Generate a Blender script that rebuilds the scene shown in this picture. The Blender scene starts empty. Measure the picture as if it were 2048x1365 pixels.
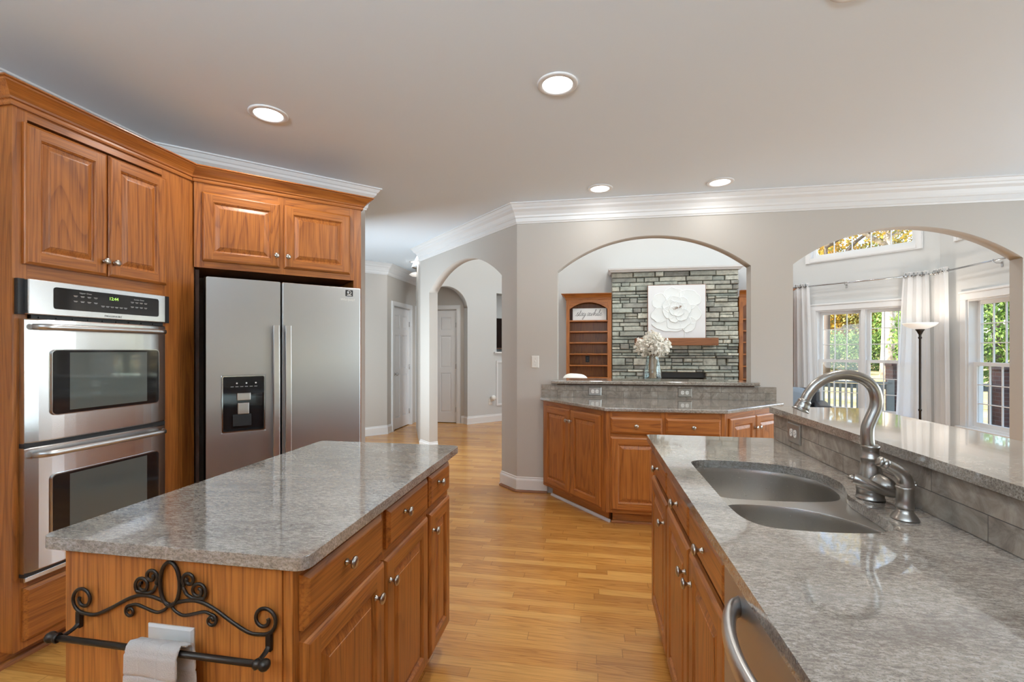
import bpy, bmesh, math, random
from mathutils import Vector, Matrix
random.seed(7)
PI = math.pi
R = math.radians
scene = bpy.context.scene
COL = scene.collection

# ------------------------------------------------------------------ camera, world, sun, exposure
FPX, CX, HY, EYE = 910.0, 1024.0, 700.0, 1.36
YAW = math.atan(156 / 910)
cam_d = bpy.data.cameras.new('camera')
cam = bpy.data.objects.new('camera', cam_d)
COL.objects.link(cam)
cam.location = (0, 0, EYE)
cam.rotation_euler = (PI / 2, 0, YAW)
cam_d.sensor_fit = 'HORIZONTAL'
cam_d.sensor_width = 36.0
cam_d.lens = FPX / 2048 * 36.0
cam_d.shift_y = (HY - 682.5) / 2048
cam_d.clip_start = 0.02
cam_d.clip_end = 400
scene.camera = cam

w = bpy.data.worlds.new('sky')
scene.world = w
w.use_nodes = True
nt = w.node_tree
nt.nodes.clear()
sky = nt.nodes.new('ShaderNodeTexSky')
sky.sky_type = 'NISHITA'
sky.sun_disc = False
sky.sun_elevation = R(42)
sky.sun_rotation = R(266)
bg = nt.nodes.new('ShaderNodeBackground')
bg.inputs['Strength'].default_value = 0.68
wo = nt.nodes.new('ShaderNodeOutputWorld')
nt.links.new(sky.outputs[0], bg.inputs['Color'])
nt.links.new(bg.outputs[0], wo.inputs['Surface'])

sun_d = bpy.data.lights.new('sun', 'SUN')
sun_d.energy = 15.0
sun_d.angle = R(0.6)
sun_d.color = (1.0, 0.93, 0.82)
sun = bpy.data.objects.new('sun', sun_d)
COL.objects.link(sun)
sun.location = (-30, 0, 40)
sun.rotation_euler = Vector((0.80, 0.05, -0.55)).to_track_quat('-Z', 'Y').to_euler()


def area(name, loc, direction, sx, sy, power, color=(1, 1, 1), shape='RECTANGLE', parent=None, spread=None):
    d = bpy.data.lights.new(name, 'AREA')
    d.shape = shape
    d.size = sx
    if shape in ('RECTANGLE', 'ELLIPSE'):
        d.size_y = sy
    d.energy = power
    d.color = color
    if spread:
        d.spread = spread
    o = bpy.data.objects.new(name, d)
    COL.objects.link(o)
    o.location = loc
    o.rotation_euler = Vector(direction).to_track_quat('-Z', 'Y').to_euler()
    if parent:
        o.parent = parent
    return o


# daylight through the breakfast windows (right wall); the other three are added fill lamps
DAY = (0.79, 0.91, 1.0)
area('daylight_right', (4.62, 2.2, 1.55), (-1, 0, 0.12), 2.9, 1.7, 72, DAY)
area('ceiling_fill', (-0.7, -2.50, 2.05), (0, 1, 0.95), 3.1, 0.55, 210, (0.76, 0.90, 1.0), spread=R(98))  # added uplight behind the camera, brightens the ceiling
area('hall_fill', (-2.93, 4.72, 1.25), (0.25, 1, 0.12), 1.7, 1.7, 43, DAY)  # added fill lamp, brightens the hall from out of view
area('living_fill', (4.62, 5.2, 1.9), (-1, 0.1, 0.05), 1.2, 2.6, 60, DAY)  # added fill lamp on the hidden part of the living room wall

scene.view_settings.view_transform = 'Standard'
scene.view_settings.look = 'None'
scene.view_settings.exposure = 0.10
scene.view_settings.gamma = 1.0
scene.view_settings.use_curve_mapping = False
try:
    scene.cycles.use_denoising = True
    scene.cycles.max_bounces = 10
    scene.cycles.diffuse_bounces = 5
    scene.cycles.glossy_bounces = 5
    scene.cycles.transmission_bounces = 8
    scene.cycles.transparent_max_bounces = 12
    scene.cycles.sample_clamp_indirect = 6.0
    scene.cycles.caustics_reflective = False
    scene.cycles.caustics_refractive = False
except Exception:
    pass


# ------------------------------------------------------------------ materials
class NG:
    def __init__(self, name):
        self.m = bpy.data.materials.new(name)
        self.m.use_nodes = True
        self.t = self.m.node_tree
        self.b = self.t.nodes['Principled BSDF']
        self.out = self.t.nodes['Material Output']

    def n(self, kind, **kw):
        x = self.t.nodes.new(kind)
        for k, v in kw.items():
            setattr(x, k, v)
        return x

    def link(self, a, b):
        self.t.links.new(a, b)

    def val(self, inp, v):
        if hasattr(v, 'is_output') or isinstance(v, bpy.types.NodeSocket):
            self.link(v, inp)
        else:
            inp.default_value = v

    def math(self, op, a, b=None, c=None, clamp=False):
        x = self.n('ShaderNodeMath', operation=op)
        x.use_clamp = clamp
        self.val(x.inputs[0], a)
        if b is not None:
            self.val(x.inputs[1], b)
        if c is not None:
            self.val(x.inputs[2], c)
        return x.outputs[0]

    def coord(self, rand=0.0):
        tc = self.n('ShaderNodeTexCoord').outputs['Object']
        if rand:
            oi = self.n('ShaderNodeObjectInfo')
            mul = self.n('ShaderNodeVectorMath', operation='MULTIPLY')
            cmb = self.n('ShaderNodeCombineXYZ')
            for k in range(3):
                self.link(oi.outputs['Random'], cmb.inputs[k])
            self.link(cmb.outputs[0], mul.inputs[0])
            mul.inputs[1].default_value = (rand, rand * 1.7, rand * 2.3)
            add = self.n('ShaderNodeVectorMath', operation='ADD')
            self.link(tc, add.inputs[0])
            self.link(mul.outputs[0], add.inputs[1])
            return add.outputs[0]
        return tc

    def scale(self, vec, s, rot=(0, 0, 0)):
        mp = self.n('ShaderNodeMapping')
        mp.inputs['Scale'].default_value = s
        mp.inputs['Rotation'].default_value = rot
        self.link(vec, mp.inputs['Vector'])
        return mp.outputs[0]

    def noise(self, vec, scale=1.0, detail=2.0, rough=0.5, dist=0.0):
        x = self.n('ShaderNodeTexNoise')
        x.inputs['Scale'].default_value = scale
        x.inputs['Detail'].default_value = detail
        x.inputs['Roughness'].default_value = rough
        x.inputs['Distortion'].default_value = dist
        self.link(vec, x.inputs['Vector'])
        return x.outputs['Fac']

    def ramp(self, fac, stops, interp='LINEAR'):
        x = self.n('ShaderNodeValToRGB')
        x.color_ramp.interpolation = interp
        e = x.color_ramp.elements
        while len(e) < len(stops):
            e.new(0.5)
        for k, (p, c) in enumerate(stops):
            e[k].position = p
            e[k].color = (c, c, c, 1) if isinstance(c, (int, float)) else (*c, 1)
        self.link(fac, x.inputs[0])
        return x.outputs[0]

    def mix(self, fac, a, b, mode='MIX'):
        x = self.n('ShaderNodeMix', data_type='RGBA', blend_type=mode)
        self.val(x.inputs[0], fac)
        for sock, v in ((x.inputs[6], a), (x.inputs[7], b)):
            if isinstance(v, tuple):
                sock.default_value = (*v, 1) if len(v) == 3 else v
            else:
                self.link(v, sock)
        return x.outputs[2]

    def bump(self, h, strength=0.2, dist=0.01):
        x = self.n('ShaderNodeBump')
        x.inputs['Strength'].default_value = strength
        x.inputs['Distance'].default_value = dist
        self.link(h, x.inputs['Height'])
        self.link(x.outputs[0], self.b.inputs['Normal'])

    def set(self, color=None, rough=None, metal=None, spec=None, coat=None, trans=None, ior=None, emit=None, estr=None, sub=None):
        p = self.b.inputs
        for key, v in (('Base Color', color), ('Roughness', rough), ('Metallic', metal), ('Specular IOR Level', spec),
                       ('Coat Weight', coat), ('Transmission Weight', trans), ('IOR', ior), ('Emission Color', emit),
                       ('Emission Strength', estr)):
            if v is None:
                continue
            if isinstance(v, tuple):
                v = (*v, 1)
            self.val(p[key], v)
        return self


def plain(name, color, rough=0.5, **kw):
    g = NG(name)
    g.set(color=color, rough=rough, **kw)
    return g.m


def paint(name, color, rough=0.55, bump=0.04):
    g = NG(name)
    c = g.coord()
    n1 = g.noise(c, 1.3, 2)
    col = g.mix(g.math('MULTIPLY', n1, 0.10), color, tuple(x * 0.9 for x in color))
    g.set(color=col, rough=rough, spec=0.35)
    if bump:
        g.bump(g.noise(c, 160, 2), bump, 0.002)
    return g.m


def oak(name, axis, light=(0.45, 0.153, 0.030), dark=(0.175, 0.046, 0.010), rough=0.36):
    g = NG(name)
    c = g.coord(rand=9.0)
    lo, hi = 0.45, 5.2
    s = {'x': (lo, hi, hi), 'y': (hi, lo, hi), 'z': (hi, hi, lo)}[axis]
    n1 = g.noise(g.scale(c, s), 1.0, 1.5, 0.45, 0.25)
    ring = g.math('FRACT', g.math('MULTIPLY', n1, 19.0))
    ringc = g.ramp(ring, [(0.0, 0.0), (0.16, 0.35), (0.45, 0.95), (0.80, 1.0), (0.95, 0.75), (1.0, 0.0)])
    s2 = tuple(x * 34 if x == hi else x * 9 for x in s)
    pores = g.ramp(g.noise(g.scale(c, s2), 1.0, 2, 0.6), [(0.40, 0.0), (0.55, 1.0)])
    s3 = tuple(x * 0.5 for x in s)
    big = g.noise(g.scale(c, s3), 1.0, 2)
    f = g.math('ADD', g.math('MULTIPLY', ringc, 0.52), g.math('MULTIPLY', pores, 0.48))
    col = g.mix(f, dark, light)
    col = g.mix(g.math('MULTIPLY', big, 0.40), col, tuple(x * 0.62 for x in light))
    g.set(color=col, rough=rough, spec=0.45, coat=0.12)
    g.b.inputs['Coat Roughness'].default_value = 0.22
    g.bump(f, 0.10, 0.0015)
    return g.m


def granite(name, tint=(1, 1, 1), streak_rot=0.5):
    g = NG(name)
    c = g.coord()
    r = (0, 0, streak_rot)
    big = g.noise(g.scale(c, (1.6, 5.5, 4.0), r), 1.0, 4, 0.6, 0.8)
    mid = g.noise(g.scale(c, (75, 190, 160), r), 1.0, 3, 0.7, 0.5)
    mid2 = g.noise(g.scale(c, (24, 66, 52), r), 1.0, 3, 0.65, 0.6)
    fine = g.noise(c, 330, 2, 0.6)
    base = g.ramp(big, [(0.30, (0.165, 0.136, 0.111)), (0.46, (0.265, 0.226, 0.188)), (0.62, (0.335, 0.296, 0.252)), (0.78, (0.27, 0.242, 0.21))])
    col = g.mix(g.ramp(mid, [(0.46, 0.0), (0.62, 0.6)]), base, (0.54, 0.505, 0.455))
    col = g.mix(g.ramp(mid, [(0.34, 0.75), (0.46, 0.0)]), col, (0.15, 0.128, 0.110))
    col = g.mix(g.ramp(mid2, [(0.30, 0.6), (0.42, 0.0)]), col, (0.18, 0.155, 0.135))
    col = g.mix(g.ramp(fine, [(0.33, 0.7), (0.43, 0.0)]), col, (0.085, 0.075, 0.070))
    col = g.mix(g.ramp(fine, [(0.60, 0.0), (0.70, 0.35)]), col, (0.66, 0.62, 0.57))
    cloud = g.noise(g.scale(c, (2.4, 5.0, 4.0), r), 1.0, 4, 0.62, 1.2)
    col = g.mix(g.ramp(cloud, [(0.52, 0.0), (0.66, 0.42)]), col, (0.125, 0.096, 0.076))
    col = g.mix(g.ramp(cloud, [(0.30, 0.38), (0.44, 0.0)]), col, (0.47, 0.455, 0.43))
    col = g.mix(1.0, col, tint, 'MULTIPLY')
    g.set(color=col, rough=0.08, spec=0.85, coat=0.6)
    g.b.inputs['Coat Roughness'].default_value = 0.03
    return g.m


def steel(name, axis='x', base=(0.62, 0.62, 0.62), rough=0.24, amp=0.10, bump=0.012):
    g = NG(name)
    c = g.coord()
    s = {'x': (0.8, 260, 260), 'y': (260, 0.8, 260), 'z': (260, 260, 0.8)}[axis]
    n1 = g.noise(g.scale(c, s), 1.0, 2)
    n2 = g.noise(c, 2.2, 2)
    r = g.math('ADD', g.math('MULTIPLY', n1, amp), rough - amp / 2)
    g.set(color=g.mix(g.math('MULTIPLY', n2, 0.25), base, tuple(x * 0.85 for x in base)), rough=r, metal=1.0)
    if bump:
        g.bump(g.math('ADD', g.math('MULTIPLY', n1, 0.02), g.noise(c, 2.5, 1)), bump, 0.01)
    return g.m


def hardwood(name):
    g = NG(name)
    c = g.coord()
    sp = g.n('ShaderNodeSeparateXYZ')
    g.link(c, sp.inputs[0])
    x, y = sp.outputs[0], sp.outputs[1]
    W = 0.0572
    yr = g.math('DIVIDE', y, W)
    row = g.math('FLOOR', yr)
    wn = g.n('ShaderNodeTexWhiteNoise', noise_dimensions='1D')
    g.link(row, wn.inputs['W'])
    xx = g.math('ADD', g.math('DIVIDE', x, 0.72), g.math('MULTIPLY', wn.outputs['Value'], 7.3))
    colm = g.math('FLOOR', xx)
    wn2 = g.n('ShaderNodeTexWhiteNoise', noise_dimensions='2D')
    cmb = g.n('ShaderNodeCombineXYZ')
    g.link(row, cmb.inputs[0])
    g.link(colm, cmb.inputs[1])
    g.link(cmb.outputs[0], wn2.inputs['Vector'])
    pid = wn2.outputs['Value']
    cv = g.n('ShaderNodeCombineXYZ')
    g.link(g.math('ADD', g.math('MULTIPLY', x, 1.1), g.math('MULTIPLY', pid, 60)), cv.inputs[0])
    g.link(g.math('ADD', g.math('MULTIPLY', y, 17), g.math('MULTIPLY', pid, 31)), cv.inputs[1])
    g.link(g.math('MULTIPLY', pid, 13), cv.inputs[2])
    n1 = g.noise(cv.outputs[0], 1.0, 2, 0.5, 0.3)
    ring = g.ramp(g.math('FRACT', g.math('MULTIPLY', n1, 9.0)), [(0, 0.0), (0.25, 0.6), (0.6, 1.0), (0.92, 0.9), (1, 0.1)])
    cf = g.n('ShaderNodeCombineXYZ')
    g.link(g.math('MULTIPLY', x, 7), cf.inputs[0])
    g.link(g.math('MULTIPLY', y, 260), cf.inputs[1])
    pore = g.ramp(g.noise(cf.outputs[0], 1.0, 2), [(0.35, 0.0), (0.6, 1.0)])
    f = g.math('ADD', g.math('MULTIPLY', ring, 0.6), g.math('MULTIPLY', pore, 0.4))
    col = g.mix(f, (0.36, 0.140, 0.026), (0.69, 0.325, 0.074))
    col = g.mix(g.ramp(pid, [(0.0, 0.55), (0.5, 0.12), (1.0, 0.0)]), col, (0.36, 0.145, 0.032))
    col = g.mix(g.ramp(pid, [(0.55, 0.0), (1.0, 0.45)]), col, (0.74, 0.42, 0.12))
    gy = g.math('ABSOLUTE', g.math('SUBTRACT', g.math('FRACT', yr), 0.5))
    gx = g.math('ABSOLUTE', g.math('SUBTRACT', g.math('FRACT', xx), 0.5))
    gap = g.math('MAXIMUM', g.ramp(gy, [(0.480, 0.0), (0.497, 1.0)]), g.ramp(gx, [(0.4975, 0.0), (0.4992, 1.0)]))
    col = g.mix(g.math('MULTIPLY', gap, 0.55), col, (0.12, 0.05, 0.02))
    g.set(color=col, rough=0.24, spec=0.5, coat=0.2)
    g.b.inputs['Coat Roughness'].default_value = 0.15
    g.bump(g.math('SUBTRACT', 1.0, gap), 0.15, 0.001)
    return g.m


def tiles(name, axis, wdt, hgt, z0):
    g = NG(name)
    c = g.coord()
    sp = g.n('ShaderNodeSeparateXYZ')
    g.link(c, sp.inputs[0])
    u = sp.outputs[0] if axis == 'x' else sp.outputs[1]
    v = g.math('DIVIDE', g.math('SUBTRACT', sp.outputs[2], z0), hgt)
    row = g.math('FLOOR', v)
    uu = g.math('ADD', g.math('DIVIDE', u, wdt), g.math('MULTIPLY', row, 0.42))
    cmb = g.n('ShaderNodeCombineXYZ')
    g.link(row, cmb.inputs[0])
    g.link(g.math('FLOOR', uu), cmb.inputs[1])
    wn = g.n('ShaderNodeTexWhiteNoise', noise_dimensions='2D')
    g.link(cmb.outputs[0], wn.inputs['Vector'])
    pid = wn.outputs['Value']
    va = g.n('ShaderNodeVectorMath', operation='ADD')
    g.link(c, va.inputs[0])
    cm2 = g.n('ShaderNodeCombineXYZ')
    for k in range(3):
        g.link(g.math('MULTIPLY', pid, 9.0 + k), cm2.inputs[k])
    g.link(cm2.outputs[0], va.inputs[1])
    n1 = g.noise(va.outputs[0], 13.0, 6, 0.68, 0.9)
    col = g.ramp(n1, [(0.30, (0.13, 0.098, 0.076)), (0.5, (0.285, 0.235, 0.192)), (0.70, (0.45, 0.395, 0.335))])
    col = g.mix(g.math('MULTIPLY', pid, 0.35), col, (0.24, 0.225, 0.195))
    gv = g.math('ABSOLUTE', g.math('SUBTRACT', g.math('FRACT', v), 0.5))
    gu = g.math('ABSOLUTE', g.math('SUBTRACT', g.math('FRACT', uu), 0.5))
    e = 0.0016
    gap = g.math('MAXIMUM', g.ramp(gv, [(0.5 - e / hgt, 0.0), (0.5 - 0.4 * e / hgt, 1.0)]), g.ramp(gu, [(0.5 - e / wdt, 0.0), (0.5 - 0.4 * e / wdt, 1.0)]))
    col = g.mix(gap, col, (0.075, 0.062, 0.055))
    g.set(color=col, rough=0.42, spec=0.4)
    g.bump(g.math('SUBTRACT', n1, g.math('MULTIPLY', gap, 2.0)), 0.18, 0.003)
    return g.m


def attr_mat(name, rough=0.8, transl=0.0, noise=0.0, nscale=8.0):
    g = NG(name)
    a = g.n('ShaderNodeVertexColor')
    a.layer_name = 'tint'
    col = a.outputs['Color']
    if noise:
        nn = g.noise(g.coord(), nscale, 6, 0.7)
        col = g.mix(g.ramp(nn, [(0.32, noise), (0.58, 0.0)]), col, (0.10, 0.105, 0.092))
        nn2 = g.noise(g.coord(), nscale * 0.3, 2)
        col = g.mix(g.ramp(nn2, [(0.45, 0.0), (0.75, 0.45)]), col, (0.52, 0.53, 0.46))
        g.bump(nn, 0.6, 0.012)
    g.set(color=col, rough=rough, spec=0.2)
    if transl:
        tr = g.n('ShaderNodeBsdfTranslucent')
        g.link(col, tr.inputs['Color'])
        mx = g.n('ShaderNodeMixShader')
        mx.inputs[0].default_value = transl
        g.link(g.b.outputs[0], mx.inputs[1])
        g.link(tr.outputs[0], mx.inputs[2])
        g.link(mx.outputs[0], g.out.inputs['Surface'])
    return g.m


def pane_mat(name, tint=(1, 1, 1), refl=0.10):
    g = NG(name)
    tr = g.n('ShaderNodeBsdfTransparent')
    tr.inputs['Color'].default_value = (*tint, 1)
    gl = g.n('ShaderNodeBsdfGlossy')
    gl.inputs['Roughness'].default_value = 0.02
    lw = g.n('ShaderNodeLayerWeight')
    lw.inputs['Blend'].default_value = 0.5
    mx = g.n('ShaderNodeMixShader')
    g.link(g.math('MULTIPLY_ADD', g.math('POWER', lw.outputs['Facing'], 4.0), refl * 3.5, refl * 0.4), mx.inputs[0])
    g.link(tr.outputs[0], mx.inputs[1])
    g.link(gl.outputs[0], mx.inputs[2])
    g.link(mx.outputs[0], g.out.inputs['Surface'])
    return g.m


def brick_mat(name):
    g = NG(name)
    c = g.coord()
    sp = g.n('ShaderNodeSeparateXYZ')
    g.link(c, sp.inputs[0])
    cm = g.n('ShaderNodeCombineXYZ')
    g.link(g.math('ADD', sp.outputs[0], sp.outputs[1]), cm.inputs[0])
    g.link(sp.outputs[2], cm.inputs[1])
    b = g.n('ShaderNodeTexBrick')
    g.link(cm.outputs[0], b.inputs['Vector'])
    b.inputs['Scale'].default_value = 1.0
    b.inputs['Brick Width'].default_value = 0.21
    b.inputs['Row Height'].default_value = 0.072
    b.inputs['Mortar Size'].default_value = 0.006
    b.inputs['Color1'].default_value = (0.11, 0.048, 0.036, 1)
    b.inputs['Color2'].default_value = (0.065, 0.034, 0.030, 1)
    b.inputs['Mortar'].default_value = (0.12, 0.10, 0.09, 1)
    g.set(color=b.outputs['Color'], rough=0.85)
    return g.m


M = {}
M['wall'] = paint('wall_paint', (0.535, 0.508, 0.472))
M['wall_living'] = paint('living_wall_paint', (0.60, 0.612, 0.61))
M['ceiling'] = paint('ceiling_paint', (0.78, 0.865, 0.945), 0.7, 0.02)
M['white'] = plain('white_trim_paint', (0.75, 0.755, 0.76), 0.35)
M['door'] = plain('white_door_paint', (0.77, 0.775, 0.785), 0.38)
M['oak_v'] = oak('oak_grain_upright', 'z')
M['oak_h'] = oak('oak_grain_level', 'x')
M['oak_y'] = oak('oak_grain_deep', 'y')
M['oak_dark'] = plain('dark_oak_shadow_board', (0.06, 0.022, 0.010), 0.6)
M['floor'] = hardwood('oak_strip_floor')
M['granite'] = granite('grey_granite', (0.98, 0.98, 0.98), 0.45)
M['granite2'] = granite('grey_granite_bar', (1.06, 1.05, 1.03), -0.3)
M['steel'] = steel('brushed_steel', 'x', base=(0.74, 0.745, 0.75), rough=0.22, amp=0.04, bump=0.006)
M['steel_v'] = steel('brushed_steel_upright', 'x', base=(0.52, 0.53, 0.54), rough=0.33, amp=0.03, bump=0.003)
M['steel_warm'] = steel('dishwasher_steel', 'x', base=(0.50, 0.49, 0.485), rough=0.42, amp=0.03, bump=0)
M['sink'] = steel('sink_steel', 'y', base=(0.60, 0.575, 0.54), rough=0.28, amp=0.03, bump=0)
M['handle'] = steel('handle_steel', 'z', base=(0.64, 0.63, 0.62), rough=0.30, amp=0.03, bump=0)
M['nickel'] = steel('brushed_nickel', 'x', base=(0.37, 0.345, 0.315), rough=0.29, amp=0.03, bump=0)
M['knob'] = plain('nickel_knob', (0.50, 0.465, 0.42), 0.28, metal=1.0)
M['chrome'] = plain('chrome', (0.55, 0.55, 0.55), 0.15, metal=1.0)
M['black_gloss'] = plain('black_glass', (0.010, 0.010, 0.011), 0.06, spec=0.6)
M['oven_glass'] = plain('smoked_oven_glass', (0.10, 0.115, 0.108), 0.04, spec=0.9)
M['black'] = plain('black_plastic', (0.014, 0.014, 0.015), 0.4)
M['dark_grey'] = plain('dark_grey_plastic', (0.06, 0.06, 0.062), 0.45)
M['iron'] = plain('oiled_bronze_iron', (0.035, 0.026, 0.020), 0.42, metal=0.7)
M['plate'] = plain('white_cover_plate', (0.80, 0.785, 0.75), 0.35)
M['plate_metal'] = plain('pewter_cover_plate', (0.36, 0.34, 0.31), 0.35, metal=0.8)
M['slot'] = plain('outlet_slot', (0.03, 0.03, 0.03), 0.6)
M['tile_back'] = tiles('slate_tile_short', 'x', 0.152, 0.066, 0.912)
M['tile_bar'] = tiles('slate_tile_long', 'y', 0.305, 0.0635, 0.915)
M['lens'] = plain('lit_lamp_lens', (1, 1, 1), 0.5, emit=(1.0, 0.97, 0.92), estr=6.0)
M['clock'] = plain('green_clock_digits', (0.3, 0.6, 0.1), 0.5, emit=(0.50, 0.95, 0.16), estr=0.75)
M['print'] = plain('pale_panel_print', (0.45, 0.45, 0.45), 0.5)
M['print_dark'] = plain('dark_lettering', (0.10, 0.10, 0.11), 0.5)
M['letter_silver'] = plain('silver_lettering', (0.80, 0.80, 0.80), 0.3, metal=0.6)
M['pane'] = pane_mat('window_glass', (0.97, 0.985, 0.98), 0.10)
M['vase'] = pane_mat('vase_glass', (0.94, 0.98, 0.975), 0.14)
M['petal'] = plain('ivory_petals', (0.90, 0.875, 0.80), 0.7)
M['wrap'] = plain('brown_paper_wrap', (0.42, 0.28, 0.20), 0.8)
M['curtain'] = None
M['stone'] = attr_mat('stacked_ledge_stone', 0.85, 0, 0.6, 13.0)
M['mantel'] = oak('mantel_timber', 'x', (0.30, 0.115, 0.042), (0.15, 0.05, 0.02), 0.5)
M['canvas'] = plain('pale_canvas', (0.78, 0.79, 0.80), 0.6)
M['relief'] = plain('white_relief_paint', (0.82, 0.86, 0.855), 0.55)
M['stamen'] = plain('brown_stamen_paint', (0.36, 0.26, 0.20), 0.7)
M['sign'] = plain('white_sign_board', (0.80, 0.81, 0.80), 0.6)
M['leather'] = plain('dark_leather', (0.03, 0.03, 0.035), 0.4)
M['throw'] = plain('blue_grey_cushion', (0.20, 0.24, 0.29), 0.9)
M['lamp_glass'] = plain('milk_glass_bowl', (0.86, 0.83, 0.78), 0.35, emit=(1.0, 0.93, 0.84), estr=0.35)
M['leaf'] = attr_mat('leaves', 0.7, 0.35)
M['brick'] = brick_mat('brown_brick')
M['deck'] = plain('weathered_deck_wood', (0.24, 0.24, 0.215), 0.8)
M['rail'] = plain('grey_painted_rail', (0.22, 0.235, 0.225), 0.7)


def fabric():
    g = NG('white_curtain_cloth')
    c = g.coord()
    g.set(color=(0.95, 0.95, 0.955), rough=0.9, spec=0.1)
    tr = g.n('ShaderNodeBsdfTranslucent')
    tr.inputs['Color'].default_value = (0.95, 0.95, 0.95, 1)
    mx = g.n('ShaderNodeMixShader')
    mx.inputs[0].default_value = 0.5
    g.link(g.b.outputs[0], mx.inputs[1])
    g.link(tr.outputs[0], mx.inputs[2])
    g.link(mx.outputs[0], g.out.inputs['Surface'])
    g.bump(g.noise(c, 300, 2), 0.1, 0.002)
    return g.m


def terry():
    g = NG('white_terry_cloth')
    c = g.coord()
    g.set(color=(0.78, 0.745, 0.71), rough=0.95, spec=0.1)
    g.bump(g.noise(c, 420, 3, 0.7), 0.9, 0.004)
    return g.m


def bark():
    g = NG('pale_bark')
    c = g.coord()
    n1 = g.noise(g.scale(c, (1, 1, 0.6)), 2.2, 6, 0.7)
    g.set(color=g.ramp(n1, [(0.35, (0.16, 0.12, 0.09)), (0.5, (0.40, 0.33, 0.27)), (0.65, (0.72, 0.65, 0.58))]), rough=0.9)
    g.bump(n1, 0.6, 0.05)
    return g.m


M['bark_dark'] = plain('dark_bark', (0.11, 0.085, 0.07), 0.9)


def lawn():
    g = NG('leaf_strewn_lawn')
    c = g.coord()
    n1 = g.noise(g.scale(c, (1, 1, 1)), 0.35, 5, 0.65)
    n2 = g.noise(c, 4.0, 5, 0.7)
    col = g.ramp(n1, [(0.38, (0.16, 0.15, 0.055)), (0.52, (0.42, 0.30, 0.13)), (0.68, (0.62, 0.47, 0.25))])
    col = g.mix(g.ramp(n2, [(0.4, 0.0), (0.65, 0.6)]), col, (0.66, 0.50, 0.28))
    g.set(color=col, rough=0.95, spec=0.1)
    return g.m


M['curtain'] = fabric()
M['terry'] = terry()
M['bark'] = bark()
M['lawn'] = lawn()


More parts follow.
